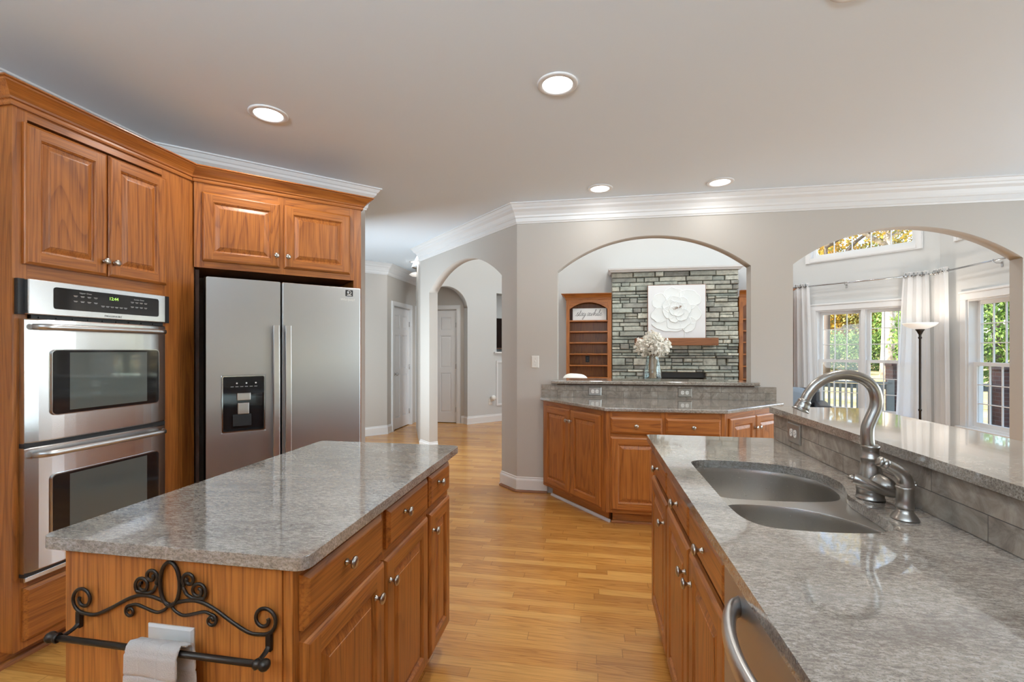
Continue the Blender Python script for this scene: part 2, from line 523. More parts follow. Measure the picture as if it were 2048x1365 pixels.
# ------------------------------------------------------------------ mesh helpers
class MB:
    def __init__(self):
        self.v, self.f, self.m, self.s, self.c = [], [], [], [], []

    def add(self, verts, faces, mat=0, smooth=False, col=None):
        b = len(self.v)
        self.v += [tuple(p) for p in verts]
        for k, f in enumerate(faces):
            self.f.append([b + i for i in f])
            self.m.append(mat[k] if isinstance(mat, list) else mat)
            self.s.append(smooth)
            self.c.append(col)
        return self

    def box(self, x0, x1, y0, y1, z0, z1, mat=0, col=None):
        v = [(x0, y0, z0), (x1, y0, z0), (x1, y1, z0), (x0, y1, z0), (x0, y0, z1), (x1, y0, z1), (x1, y1, z1), (x0, y1, z1)]
        f = [(0, 3, 2, 1), (4, 5, 6, 7), (0, 1, 5, 4), (1, 2, 6, 5), (2, 3, 7, 6), (3, 0, 4, 7)]
        return self.add(v, f, mat, False, col)

    def prism(self, poly, z0, z1, mat=0, smooth=False):
        n = len(poly)
        v = [(x, y, z0) for x, y in poly] + [(x, y, z1) for x, y in poly]
        self.add(v, [list(range(n))[::-1], list(range(n, 2 * n))], mat)
        self.add(v, [(i, (i + 1) % n, n + (i + 1) % n, n + i) for i in range(n)], mat, smooth)
        return self

    def prism_xz(self, poly, y0, y1, mat=0, smooth=False):
        n = len(poly)
        v = [(x, y0, z) for x, z in poly] + [(x, y1, z) for x, z in poly]
        self.add(v, [list(range(n)), list(range(n, 2 * n))[::-1]], mat)
        self.add(v, [(i, n + i, n + (i + 1) % n, (i + 1) % n) for i in range(n)], mat, smooth)
        return self

    def lathe(self, prof, org=(0, 0, 0), axis=(0, 0, 1), seg=20, mat=0, smooth=True, caps=True):
        a = Vector(axis).normalized()
        t = Vector((1, 0, 0)) if abs(a.x) < 0.9 else Vector((0, 1, 0))
        e1 = (t - a * t.dot(a)).normalized()
        e2 = a.cross(e1)
        o = Vector(org)
        v = []
        for r, h in prof:
            for k in range(seg):
                q = 2 * PI * k / seg
                v.append(o + a * h + (e1 * math.cos(q) + e2 * math.sin(q)) * max(r, 1e-5))
        f = []
        for i in range(len(prof) - 1):
            for k in range(seg):
                f.append((i * seg + k, i * seg + (k + 1) % seg, (i + 1) * seg + (k + 1) % seg, (i + 1) * seg + k))
        self.add(v, f, mat, smooth)
        if caps:
            n = len(prof)
            self.add(v, [list(range(seg))[::-1], list(range((n - 1) * seg, n * seg))], mat)
        return self

    def tube(self, pts, rad, seg=12, mat=0, closed=False, flat=None, caps=True):
        P = [Vector(p) for p in pts]
        n = len(P)
        rr = rad if isinstance(rad, (list, tuple)) else [rad] * n
        T = []
        for i in range(n):
            if closed:
                d = P[(i + 1) % n] - P[i - 1]
            else:
                d = P[min(i + 1, n - 1)] - P[max(i - 1, 0)]
            T.append(d.normalized() if d.length > 1e-9 else Vector((0, 0, 1)))
        up = Vector((0, 0, 1)) if abs(T[0].z) < 0.9 else Vector((1, 0, 0))
        if flat is not None:
            up = Vector(flat)
        N = (up - T[0] * up.dot(T[0])).normalized()
        v = []
        for i in range(n):
            if flat is not None:
                N = (Vector(flat) - T[i] * Vector(flat).dot(T[i])).normalized()
            else:
                N = (N - T[i] * N.dot(T[i])).normalized()
            B = T[i].cross(N)
            a, b = rr[i] if isinstance(rr[i], tuple) else (rr[i], rr[i])
            for k in range(seg):
                q = 2 * PI * k / seg
                v.append(P[i] + N * (math.cos(q) * a) + B * (math.sin(q) * b))
        f = []
        m = n if closed else n - 1
        for i in range(m):
            j = (i + 1) % n
            for k in range(seg):
                f.append((i * seg + k, i * seg + (k + 1) % seg, j * seg + (k + 1) % seg, j * seg + k))
        self.add(v, f, mat, True)
        if caps and not closed:
            self.add(v, [list(range(seg))[::-1], list(range((n - 1) * seg, n * seg))], mat)
        return self

    def loft(self, rings, mat=0, smooth=True, cap0=False, cap1=False, closed=True):
        n = len(rings[0])
        v = [p for r in rings for p in r]
        f = []
        for i in range(len(rings) - 1):
            for k in range(n if closed else n - 1):
                f.append((i * n + k, i * n + (k + 1) % n, (i + 1) * n + (k + 1) % n, (i + 1) * n + k))
        self.add(v, f, mat, smooth)
        if cap0:
            self.add(v, [list(range(n))[::-1]], mat)
        if cap1:
            self.add(v, [list(range((len(rings) - 1) * n, len(rings) * n))], mat)
        return self

    def sweep(self, prof, path, side=1, mat=0, closed=False):
        """moulding: prof = [(out, z)], path = [(x, y)] ; out goes to the side of the path"""
        n = len(path)
        P = [Vector((p[0], p[1])) for p in path]
        rings = []
        for i in range(n):
            ds = []
            if i > 0 or closed:
                ds.append((P[i] - P[i - 1]).normalized())
            if i < n - 1 or closed:
                ds.append((P[(i + 1) % n] - P[i]).normalized())
            ns = [Vector((-d.y, d.x)) * side for d in ds]
            if len(ns) == 2:
                b = (ns[0] + ns[1]).normalized()
                k = 1 / max(0.2, b.dot(ns[0]))
            else:
                b, k = ns[0], 1
            rings.append([(P[i].x + b.x * o * k, P[i].y + b.y * o * k, z) for o, z in prof])
        return self.loft(rings, mat, False, True, True, True)

    def build(self, name, mats, parent=None, bevel=0.0, seg=2, merge=True, angle=40, tint=False, subsurf=0, recalc=True):
        me = bpy.data.meshes.new(name)
        me.from_pydata(self.v, [], self.f)
        if not isinstance(mats, (list, tuple)):
            mats = [mats]
        for m in mats:
            me.materials.append(m)
        me.polygons.foreach_set('material_index', self.m)
        me.polygons.foreach_set('use_smooth', self.s)
        if tint:
            ca = me.color_attributes.new('tint', 'FLOAT_COLOR', 'CORNER')
            data = []
            for p, c in zip(me.polygons, self.c):
                c = c or (0.5, 0.5, 0.5)
                data += list((*c, 1.0)) * p.loop_total
            ca.data.foreach_set('color', data)
        if merge or recalc:
            bm = bmesh.new()
            bm.from_mesh(me)
            if merge:
                bmesh.ops.remove_doubles(bm, verts=bm.verts, dist=1e-5)
            if recalc:
                bmesh.ops.recalc_face_normals(bm, faces=bm.faces)
            bm.to_mesh(me)
            bm.free()
        me.update()
        o = bpy.data.objects.new(name, me)
        COL.objects.link(o)
        if parent is not None:
            o.parent = parent
        if bevel:
            b = o.modifiers.new('edge', 'BEVEL')
            b.width = bevel
            b.segments = seg
            b.limit_method = 'ANGLE'
            b.angle_limit = R(angle)
        if subsurf:
            s = o.modifiers.new('smooth', 'SUBSURF')
            s.levels = subsurf
            s.render_levels = subsurf
        return o


def tag(o, label=None, cat=None, group=None, kind=None):
    if label:
        o['label'] = label
    if cat:
        o['category'] = cat
    if group:
        o['group'] = group
    if kind:
        o['kind'] = kind
    return o


def thing(name, label, cat, loc=(0, 0, 0), rot=0.0, group=None):
    o = bpy.data.objects.new(name, None)
    o.empty_display_size = 0.1
    COL.objects.link(o)
    o.location = loc
    o.rotation_euler = (0, 0, R(rot))
    return tag(o, label, cat, group)


def copy_tree(o, parent=None):
    c = o.copy()
    COL.objects.link(c)
    if parent is not None:
        c.parent = parent
    for ch in list(o.children):
        copy_tree(ch, c)
    return c


def spline(pts, per=6, closed=False):
    P = [Vector(p) for p in pts]
    n = len(P)
    out = []
    rng = n if closed else n - 1
    for i in range(rng):
        p0 = P[(i - 1) % n] if closed or i > 0 else P[0] * 2 - P[1]
        p1, p2 = P[i], P[(i + 1) % n]
        p3 = P[(i + 2) % n] if closed or i + 2 < n else P[-1] * 2 - P[-2]
        for k in range(per):
            t = k / per
            out.append(0.5 * (2 * p1 + (p2 - p0) * t + (2 * p0 - 5 * p1 + 4 * p2 - p3) * t * t + (3 * p1 - p0 - 3 * p2 + p3) * t ** 3))
    if not closed:
        out.append(P[-1])
    return [tuple(p) for p in out]


def round_rect(x0, x1, z0, z1, r, n=6):
    out = []
    for cx, cz, a0 in ((x1 - r, z1 - r, 0), (x0 + r, z1 - r, 90), (x0 + r, z0 + r, 180), (x1 - r, z0 + r, 270)):
        for k in range(n + 1):
            a = R(a0 + 90 * k / n)
            out.append((cx + r * math.cos(a), cz + r * math.sin(a)))
    return out


def slab(loops, z0, z1):
    """flat slab with holes: loops[0] outline, the rest holes"""
    bm = bmesh.new()
    edges = []
    for lp in loops:
        vs = [bm.verts.new((x, y, z1)) for x, y in lp]
        for i in range(len(vs)):
            edges.append(bm.edges.new((vs[i], vs[(i + 1) % len(vs)])))
    bmesh.ops.triangle_fill(bm, edges=edges, use_beauty=True, use_dissolve=False)
    bm.verts.index_update()
    mb = MB()
    top = [tuple(v.co) for v in bm.verts]
    faces = [[v.index for v in f.verts] for f in bm.faces]
    bm.free()
    mb.add(top, faces)
    mb.add([(x, y, z0) for x, y, z in top], [f[::-1] for f in faces])
    for lp in loops:
        n = len(lp)
        v = [(x, y, z0) for x, y in lp] + [(x, y, z1) for x, y in lp]
        mb.add(v, [(i, (i + 1) % n, n + (i + 1) % n, n + i) for i in range(n)])
    return mb


def text(body, name, size, mat, parent, loc, rot=(PI / 2, 0, 0), shear=0.0, extrude=0.0006, align='CENTER', space=1.0):
    cu = bpy.data.curves.new(name, 'FONT')
    cu.body = body
    cu.size = size
    cu.extrude = extrude
    cu.align_x = align
    cu.align_y = 'CENTER'
    cu.shear = shear
    cu.space_character = space
    cu.materials.append(mat)
    f = bpy.data.objects.new(name, cu)
    COL.objects.link(f)
    me = bpy.data.meshes.new_from_object(f.evaluated_get(bpy.context.evaluated_depsgraph_get()))
    bpy.data.objects.remove(f)
    bpy.data.curves.remove(cu)
    me.name = name
    o = bpy.data.objects.new(name, me)
    COL.objects.link(o)
    o.location = loc
    o.rotation_euler = rot
    if parent is not None:
        o.parent = parent
    return o


def wall(name, p0, p1, thick, z1, openings=(), z0=0.0, mat='wall', nseg=36, mat_back=None):
    """wall from p0 to p1; thickness to the left of p0->p1; openings dict(u0,u1,zb,zt,rise)"""
    L = math.hypot(p1[0] - p0[0], p1[1] - p0[1])
    dx, dy = (p1[0] - p0[0]) / L, (p1[1] - p0[1]) / L
    nx, ny = -dy, dx

    def Pt(u, v, z):
        return (p0[0] + dx * u + nx * v, p0[1] + dy * u + ny * v, z)

    def top(o, u):
        rise = o.get('rise', 0)
        if not rise:
            return o['zt']
        hw = (o['u1'] - o['u0']) / 2
        Rr = (hw * hw + rise * rise) / (2 * rise)
        uc = (o['u0'] + o['u1']) / 2
        return o['zt'] + rise - Rr + math.sqrt(max(0, Rr * Rr - (u - uc) ** 2))

    br = {0.0, L}
    for o in openings:
        k = nseg if o.get('rise') else 1
        for i in range(k + 1):
            br.add(round(o['u0'] + (o['u1'] - o['u0']) * i / k, 6))
    br = sorted(br)
    mb = MB()
    mb2 = 1 if mat_back else 0

    def quad(a, b, za0, zb0, za1, zb1):
        mb.add([Pt(a, 0, za0), Pt(b, 0, zb0), Pt(b, 0, zb1), Pt(a, 0, za1)], [(0, 1, 2, 3)], 0)
        mb.add([Pt(a, thick, za0), Pt(b, thick, zb0), Pt(b, thick, zb1), Pt(a, thick, za1)], [(3, 2, 1, 0)], mb2)

    for a, b in zip(br[:-1], br[1:]):
        mid = (a + b) / 2
        op = [o for o in openings if o['u0'] - 1e-6 <= a and b <= o['u1'] + 1e-6]
        ops = sorted(op, key=lambda o: o['zb'])
        za = zb = z0
        for o in ops:
            if o['zb'] > za + 1e-6:
                quad(a, b, za, zb, o['zb'], o['zb'])
                mb.add([Pt(a, 0, o['zb']), Pt(b, 0, o['zb']), Pt(b, thick, o['zb']), Pt(a, thick, o['zb'])], [(0, 1, 2, 3)])
            ta, tb = top(o, a), top(o, b)
            mb.add([Pt(a, 0, ta), Pt(b, 0, tb), Pt(b, thick, tb), Pt(a, thick, ta)], [(3, 2, 1, 0)], 0, bool(o.get('rise')))
            za, zb = ta, tb
        if z1 > max(za, zb) + 1e-6:
            quad(a, b, za, zb, z1, z1)
    for o in openings:
        for u in (o['u0'], o['u1']):
            mb.add([Pt(u, 0, o['zb']), Pt(u, thick, o['zb']), Pt(u, thick, top(o, u)), Pt(u, 0, top(o, u))], [(0, 1, 2, 3)])
    for u in (0, L):
        mb.add([Pt(u, 0, z0), Pt(u, thick, z0), Pt(u, thick, z1), Pt(u, 0, z1)], [(0, 1, 2, 3)])
    mb.add([Pt(0, 0, z1), Pt(L, 0, z1), Pt(L, thick, z1), Pt(0, thick, z1)], [(0, 1, 2, 3)])
    mats = [M[mat]] + ([M[mat_back]] if mat_back else [])
    o = mb.build(name, mats, recalc=False)
    return tag(o, kind='structure')


# ------------------------------------------------------------------ the setting
H = 2.745           # kitchen ceiling
HL = 5.3            # living room ceiling
YB = 4.32           # kitchen back wall
XL = -2.96          # wall behind the ovens
XR = 4.70           # window wall on the right
YF = -2.60          # wall behind the camera

mb = MB()
mb.box(-6.0, 4.85, -2.8, 10.2, -0.05, 0.0)
tag(mb.build('floor', M['floor']), kind='structure')

# kitchen ceiling with round holes only where the lamps sit is not needed: the lamps have a flat trim
mb = MB()
mb.prism([(-6.0, -2.8), (4.85, -2.8), (4.85, 4.38), (-0.72, 4.38), (-2.30, 5.96), (-2.95, 7.22), (-2.27, 8.04), (-2.27, 8.6), (-6.0, 8.6)], H, H + 0.08)
tag(mb.build('ceiling', M['ceiling']), kind='structure')
mb = MB()
mb.box(-6.0, 4.85, 4.3, 10.2, HL, HL + 0.08)
tag(mb.build('ceiling_living', M['ceiling']), kind='structure')

# kitchen back wall: arched pass-through and arched walkway; upper part closes the tall living room
A0 = (-0.692, YB)
wall('wall_back', A0, (XR, YB), 0.12, HL, [
    dict(u0=-0.303 + 0.692, u1=1.402 + 0.692, zb=1.042, zt=2.105, rise=0.303),
    dict(u0=1.743 + 0.692, u1=3.447 + 0.692, zb=0.0, zt=2.105, rise=0.292)], mat='wall', mat_back='wall_living')
# 45 degree wall with the tall arch (camera side is its lower-left face)
r2 = math.sqrt(0.5)
LA = 2.243
A1 = (A0[0] - LA * r2, A0[1] + LA * r2)
wall('wall_angled', A1, A0, 0.12, HL, [dict(u0=LA - 1.965, u1=LA - 0.261, zb=0.0, zt=2.112, rise=0.295)], mat='wall', mat_back='wall_living')
# walls behind ovens and refrigerator
WC = (XL, 2.621)
WE = (-1.917, 3.664)
wall('wall_left', (XL, YF), WC, 0.10, H)
wall('wall_refrigerator', WC, WE, 0.12, H)
wall('wall_front', (XR, YF), (XL, YF), 0.12, H, [dict(u0=XR - 4.45, u1=XR - 2.35, zb=0.72, zt=1.62), dict(u0=XR - 0.95, u1=XR + 2.35, zb=1.78, zt=2.36)])
# hall
wall('wall_hall_rear', (-2.06, 3.72), (-3.9, 5.55), 0.1, H, [dict(u0=0.45, u1=2.05, zb=0.45, zt=2.05)])
wall('wall_hall_end', (-3.9, 5.55), (-3.9, 6.195), 0.1, H)
L1a, L1b = (-3.9, 6.195), (-3.23, 6.905)
wall('wall_hall_left', L1a, L1b, 0.1, H)
wall('wall_hall_door', L1b, (-3.23, 8.12), 0.12, H, [dict(u0=7.135 - 6.905, u1=7.845 - 6.905, zb=0, zt=2.085)])
wall('wall_hall_far', (-3.23, 8.12), (-2.19, 8.12), 0.12, H, [dict(u0=-3.16 + 3.23, u1=-2.435 + 3.23, zb=0, zt=2.10)])
# living room side of the hall: 45 degree wall with second arch and a television niche
F0 = (-2.86, 7.356)
LF = 2.6
F1 = (F0[0] + LF * r2, F0[1] + LF * r2)
ub = 0.94
wall('wall_living_left', F0, F1, 0.13, HL, [
    dict(u0=0.12, u1=ub, zb=0.0, zt=2.124, rise=0.36),
    dict(u0=ub + 0.63, u1=ub + 1.45, zb=1.322, zt=2.433)], mat='wall_living', mat_back='wall')
wall('wall_living_return', F1, (-0.62, 8.45), 0.1, HL, mat='wall_living')
wall('wall_fireplace', (-0.62, 8.45), (3.345, 8.45), 0.15, HL, mat='wall_living')
wall('wall_hall_side', (-2.235, 5.985), (-2.83, 7.34), 0.07, HL, mat='wall')
C = (XR, 7.095)
LW = math.hypot(3.345 - XR, 8.45 - 7.095)
# window wall at 45 degrees: u measured from its left end to the corner
wall('wall_bay', (3.345, 8.45), C, 0.16, HL, [
    dict(u0=LW - 1.515, u1=LW - 0.235, zb=0.37, zt=2.0),
    dict(u0=LW - 1.60, u1=LW - 0.23, zb=2.83, zt=4.15)], mat='wall_living')
wall('wall_right', C, (XR, YF), 0.16, HL, [
    dict(u0=7.095 - 6.76, u1=7.095 - 5.30, zb=0.37, zt=2.0),
    dict(u0=7.095 - 6.78, u1=7.095 - 5.30, zb=2.83, zt=4.15),
    dict(u0=7.095 - 3.70, u1=7.095 - 0.70, zb=0.75, zt=2.3),
    dict(u0=7.095 + 0.35, u1=7.095 + 2.30, zb=0.72, zt=1.62)], mat='wall_living')

# mouldings -----------------------------------------------------------
crown = [(0, H - 0.178), (0.008, H - 0.178), (0.012, H - 0.166), (0.018, H - 0.160), (0.022, H - 0.128), (0.030, H - 0.122), (0.034, H - 0.105),
         (0.050, H - 0.075), (0.072, H - 0.056), (0.078, H - 0.040), (0.086, H - 0.034), (0.100, H - 0.012), (0.112, H - 0.010), (0.112, H), (0, H)]
n = 0


def trim(prof, path, side, name=None, mat='white'):
    global n
    n += 1
    m_ = MB().sweep(prof, path, side)
    return tag(m_.build(name or 'trim_%d' % n, M[mat], recalc=True), kind='structure')


trim(crown, [(A1[0] + 0.085, A1[1] + 0.085), A1, A0, (XR, YB)], -1)
trim(crown, [(XL, YF), WC, WE, (-2.00, 3.747)], -1)
trim(crown, [(-3.9, 5.6), L1a, L1b, (-3.23, 8.12), (-2.3, 8.12)], -1)

base = [(0, 0), (0.020, 0), (0.020, 0.018), (0.014, 0.020), (0.014, 0.108), (0.011, 0.118), (0.006, 0.124), (0.006, 0.137), (0.0, 0.142)]
shoe = [(0.014, 0.0), (0.034, 0.0), (0.033, 0.010), (0.026, 0.018), (0.014, 0.020)]


def skirting(name, path, side):
    tag(MB().sweep(base, path, side).build('baseboard_' + name, M['white']), kind='structure')


def AP(u):
    return (A0[0] - u * r2, A0[1] + u * r2)


nr = (r2, r2)      # into the 45 degree wall, away from the kitchen


def off(p, k):
    return (p[0] + nr[0] * k, p[1] + nr[1] * k)


skirting('back', [off(AP(0.261), 0.12), AP(0.261), A0, (-0.40, YB)], -1)
skirting('post', [off(A1, 0.12), A1, AP(1.965), off(AP(1.965), 0.12)], -1)
skirting('hall', [(-3.9, 5.6), L1a, L1b, (-3.23, 7.06)], -1)
skirting('hall_far', [(-2.345, 8.12), (-2.24, 8.12)], -1)
FP = lambda u, k=0.0: (F0[0] + r2 * u - r2 * k, F0[1] + r2 * u + r2 * k)
skirting('living', [FP(ub, 0.13), FP(ub), F1], -1)
skirting('fireplace', [(-0.60, 8.45), (-0.48, 8.45)], -1)
skirting('bay', [(3.345, 8.45), C, (XR, 4.46)], -1)
trim(shoe, [off(AP(0.261), 0.0), A0, (-0.40, YB)], -1, mat='mantel')


# six-panel doors ---------------------------------------------------------
def panel_door(idx, P, ang, wd, ht, knob_left, label_w):
    t = thing('door_%d' % idx, None, None, (P[0], P[1], 0), ang)
    tag(t, kind='structure')
    m_ = MB()
    y0, y1 = 0.015, 0.05
    cols = [(0.0, 0.10), (wd / 2 - 0.05, wd / 2 + 0.05), (wd - 0.10, wd)]
    rows = [(0.012, 0.20), (0.93, 1.03), (1.62, 1.72), (ht - 0.12, ht)]
    for a, b in cols:
        m_.box(a, b, y0, y1, 0.012, ht)
    for a, b in rows:
        for (e, f), (g, h) in zip(cols[:-1], cols[1:]):
            m_.box(f, g, y0, y1, a, b)
    for (a, b), (c, d) in zip(cols[:-1], cols[1:]):
        for (e, f), (g, h) in zip(rows[:-1], rows[1:]):
            x0, x1, z0, z1 = b, c, f, h - (h - g)
            m_.box(x0, x1, y0 + 0.012, y1, z0, z1)
            i = 0.028
            v = [(x0 + 0.008, y0 + 0.012, z0 + 0.008), (x1 - 0.008, y0 + 0.012, z0 + 0.008), (x1 - 0.008, y0 + 0.012, z1 - 0.008), (x0 + 0.008, y0 + 0.012, z1 - 0.008),
                 (x0 + i, y0 + 0.003, z0 + i), (x1 - i, y0 + 0.003, z0 + i), (x1 - i, y0 + 0.003, z1 - i), (x0 + i, y0 + 0.003, z1 - i)]
            m_.add(v, [(0, 1, 5, 4), (1, 2, 6, 5), (2, 3, 7, 6), (3, 0, 4, 7), (4, 5, 6, 7)])
    m_.build('door_leaf', M['door'], t, merge=False)
    c = MB()
    cw = 0.075
    prof = lambda a, b, z0, z1: (c.box(a, b, -0.018, 0.0, z0, z1), c.box(a + 0.012, b - 0.012, -0.024, -0.018, z0, z1))
    prof(-cw - 0.01, -0.01, 0, ht + 0.02)
    prof(wd + 0.01, wd + cw + 0.01, 0, ht + 0.02)
    c.box(-cw - 0.01, wd + cw + 0.01, -0.018, 0.0, ht + 0.02, ht + 0.02 + cw)
    c.box(-cw, wd + cw, -0.024, -0.018, ht + 0.03, ht + 0.01 + cw)
    c.box(-0.012, 0.0, 0.0, 0.12, 0, ht + 0.012)
    c.box(wd, wd + 0.012, 0.0, 0.12, 0, ht + 0.012)
    c.box(-0.012, wd + 0.012, 0.0, 0.12, ht + 0.004, ht + 0.014)
    c.build('door_casing', M['white'], t, merge=False)
    kx = 0.065 if knob_left else wd - 0.065
    k = MB().lathe([(0.026, 0), (0.026, 0.006), (0.010, 0.010), (0.009, 0.035), (0.020, 0.042), (0.027, 0.055), (0.022, 0.068), (0.0, 0.072)], (kx, y0, 0.95), (0, -1, 0), 16)
    k.build('door_knob', M['chrome'], t)
    hx = wd + 0.001 if knob_left else -0.001
    for z in (0.25, 1.05, 1.82):
        h_ = MB().box(hx - 0.012, hx + 0.012, 0.004, 0.016, z - 0.045, z + 0.045)
        h_.lathe([(0.006, -0.045), (0.006, 0.045)], (hx, 0.006, z), (0, 0, 1), 8)
        h_.build('hinge', M['chrome'], t)
    return t


panel_door(1, (-3.23, 7.140), 90, 0.70, 2.075, True, '')
panel_door(2, (-3.155, 8.12), 0, 0.715, 2.09, True, '')

# hall room behind the doors stays dark: closing boards
tag(MB().box(-3.45, -3.36, 6.8, 8.3, 0, 2.3).build('wall_closet', M['wall']), kind='structure')
tag(MB().box(-3.4, -2.2, 8.26, 8.34, 0, 2.3).build('wall_closet_far', M['wall']), kind='structure')


# windows --------------------------------------------------------------------
def sash(parent, x0, x1, z0, z1, y, cols=3, rows=3, st=0.042, bot=0.05):
    m_ = MB()
    m_.box(x0, x0 + st, y, y + 0.035, z0, z1)
    m_.box(x1 - st, x1, y, y + 0.035, z0, z1)
    m_.box(x0 + st, x1 - st, y, y + 0.035, z0, z0 + bot)
    m_.box(x0 + st, x1 - st, y, y + 0.035, z1 - st, z1)
    gx0, gx1, gz0, gz1 = x0 + st, x1 - st, z0 + bot, z1 - st
    for k in range(1, cols):
        x = gx0 + (gx1 - gx0) * k / cols
        m_.box(x - 0.006, x + 0.006, y + 0.010, y + 0.026, gz0, gz1)
    for k in range(1, rows):
        z = gz0 + (gz1 - gz0) * k / rows
        m_.box(gx0, gx1, y + 0.0102, y + 0.0258, z - 0.006, z + 0.006)
    s = m_.build('sash', M['white'], parent, merge=False)
    MB().box(gx0, gx1, y + 0.016, y + 0.020, gz0, gz1).build('pane', M['pane'], s)


def hung_window(idx, P, ang, units, z0, z1, mid, casing=True, depth=0.16):
    t = thing('window_%d' % idx, None, None, (P[0], P[1], 0), ang)
    tag(t, kind='structure')
    xa, xb = units[0][0], units[-1][1]
    f = MB()
    f.box(xa - 0.03, xa, 0.0, depth, z0 - 0.03, z1 + 0.03)
    f.box(xb, xb + 0.03, 0.0, depth, z0 - 0.03, z1 + 0.03)
    f.box(xa, xb, 0.0, depth, z1, z1 + 0.03)
    f.box(xa, xb, 0.0, depth, z0 - 0.03, z0)
    for (a, b), (c, d) in zip(units[:-1], units[1:]):
        f.box(b, c, 0.01, depth, z0, z1)
        f.box((b + c) / 2 - 0.02, (b + c) / 2 + 0.02, 0.0, 0.01, z0, z1)
    f.build('window_frame', M['white'], t, merge=False)
    c = MB()
    cw = 0.09
    c.box(xa - 0.02 - cw, xa - 0.02, -0.022, 0, z0 - 0.02, z1 + 0.02)
    c.box(xb + 0.02, xb + 0.02 + cw, -0.022, 0, z0 - 0.02, z1 + 0.02)
    c.box(xa - 0.02 - cw, xb + 0.02 + cw, -0.022, 0, z1 + 0.02, z1 + 0.105)
    c.box(xa - 0.03 - cw, xb + 0.03 + cw, -0.034, 0, z1 + 0.105, z1 + 0.13)
    c.build('casing', M['white'], t, bevel=0.004, merge=False)
    s = MB()
    s.box(xa - 0.05 - cw, xb + 0.05 + cw, -0.06, 0.04, z0 - 0.05, z0 - 0.02)
    s.box(xa - 0.02 - cw, xb + 0.02 + cw, -0.02, 0, z0 - 0.13, z0 - 0.05)
    s.build('window_sill', M['white'], t, bevel=0.004, merge=False)
    for a, b in units:
        sash(t, a, b, mid - 0.02, z1, 0.095, st=0.045, bot=0.04)
        sash(t, a, b, z0, mid + 0.02, 0.055, st=0.045, bot=0.055)
    return t


def fixed_window(idx, P, ang, x0, x1, z0, z1, cols, rows, depth=0.16):
    t = thing('window_%d' % idx, None, None, (P[0], P[1], 0), ang)
    tag(t, kind='structure')
    f = MB()
    f.box(x0 - 0.03, x0, 0, depth, z0 - 0.03, z1 + 0.03)
    f.box(x1, x1 + 0.03, 0, depth, z0 - 0.03, z1 + 0.03)
    f.box(x0, x1, 0, depth, z0 - 0.03, z0)
    f.box(x0, x1, 0, depth, z1, z1 + 0.03)
    f.build('window_frame', M['white'], t, merge=False)
    c = MB()
    cw = 0.085
    for y, i in ((-0.02, 0), (-0.028, 0.014)):
        for a, b, e, g in ((x0 - cw, x0 - 0.01, z0 - cw, z1 + cw), (x1 + 0.01, x1 + cw, z0 - cw, z1 + cw), (x0 - 0.01, x1 + 0.01, z0 - cw, z0 - 0.01), (x0 - 0.01, x1 + 0.01, z1 + 0.01, z1 + cw)):
            c.box(a + i * (b - a < 0.1), b - i * (b - a < 0.1), y, y + 0.02 if not i else -0.02, e + i * (g - e < 0.1), g - i * (g - e < 0.1))
    c.build('casing', M['white'], t, merge=False)
    sash(t, x0, x1, z0, z1, 0.07, cols, rows, 0.05, 0.05)
    return t


hung_window(1, C, -45, [(-1.485, -0.905), (-0.845, -0.265)], 0.40, 1.97, 1.185)
hung_window(2, C, -90, [(0.475, 1.075), (1.155, 1.765)], 0.40, 1.97, 1.185)
fixed_window(3, C, -45, -1.57, -0.26, 2.86, 4.12, 5, 4)
fixed_window(4, C, -90, 0.345, 1.765, 2.86, 4.12, 5, 4)
fixed_window(5, C, -90, 7.095 - 3.67, 7.095 - 2.23, 0.78, 2.27, 4, 4)
fixed_window(6, C, -90, 7.095 - 2.17, 7.095 - 0.73, 0.78, 2.27, 4, 4)
fixed_window(7, C, -90, 7.095 + 0.38, 7.095 + 2.27, 0.75, 1.59, 4, 2)
fixed_window(8, (XR, YF), 180, XR - 4.42, XR - 2.38, 0.75, 1.59, 4, 2, 0.12)
fixed_window(9, (XR, YF), 180, XR - 0.92, XR + 2.32, 1.81, 2.33, 6, 1, 0.12)  # unseen window strip, added to go with the ceiling fill lamp
wall('wall_sun_block', (-5.2, 0.5), (-5.2, 6.2), 0.2, 4.6)  # unseen wall added to keep the sun out of the hall window
fixed_window(10, (-2.06, 3.72), 135.15, 0.48, 2.02, 0.48, 2.02, 3, 3, 0.10)  # unseen window, added to go with the hall fill lamp

# half wall that carries the raised bar
mb = MB()
mb.box(0.9175, 1.20, -0.60, 2.455, 0.0, 1.043)
tag(mb.build('wall_bar', M['wall']), kind='structure')


# ------------------------------------------------------------------ cabinet parts (local: x along the face, y into the cabinet, z up)
OAK = lambda: [M['oak_v'], M['oak_h']]


def knob(parent, x, z, y=-0.021):
    p = [(0.0085, 0.0), (0.0085, 0.002), (0.0055, 0.005), (0.0050, 0.013), (0.0095, 0.017), (0.0150, 0.0195), (0.0163, 0.0225), (0.0145, 0.0260), (0.0085, 0.0285), (0.0, 0.0292)]
    return MB().lathe(p, (x, y, z), (0, -1, 0), 20).build('knob', M['knob'], parent)


def ring_faces(mb, rings, mats=(0, 1)):
    """rings = list of (x0,x1,z0,z1,y); side faces grain upright, top and bottom faces grain level"""
    for (a0, a1, c0, c1, ya), (b0, b1, d0, d1, yb) in zip(rings[:-1], rings[1:]):
        v = [(a0, ya, c0), (a1, ya, c0), (a1, ya, c1), (a0, ya, c1), (b0, yb, d0), (b1, yb, d0), (b1, yb, d1), (b0, yb, d1)]
        mb.add(v, [(0, 4, 7, 3), (1, 2, 6, 5)], mats[0])
        mb.add(v, [(0, 1, 5, 4), (3, 7, 6, 2)], mats[1])


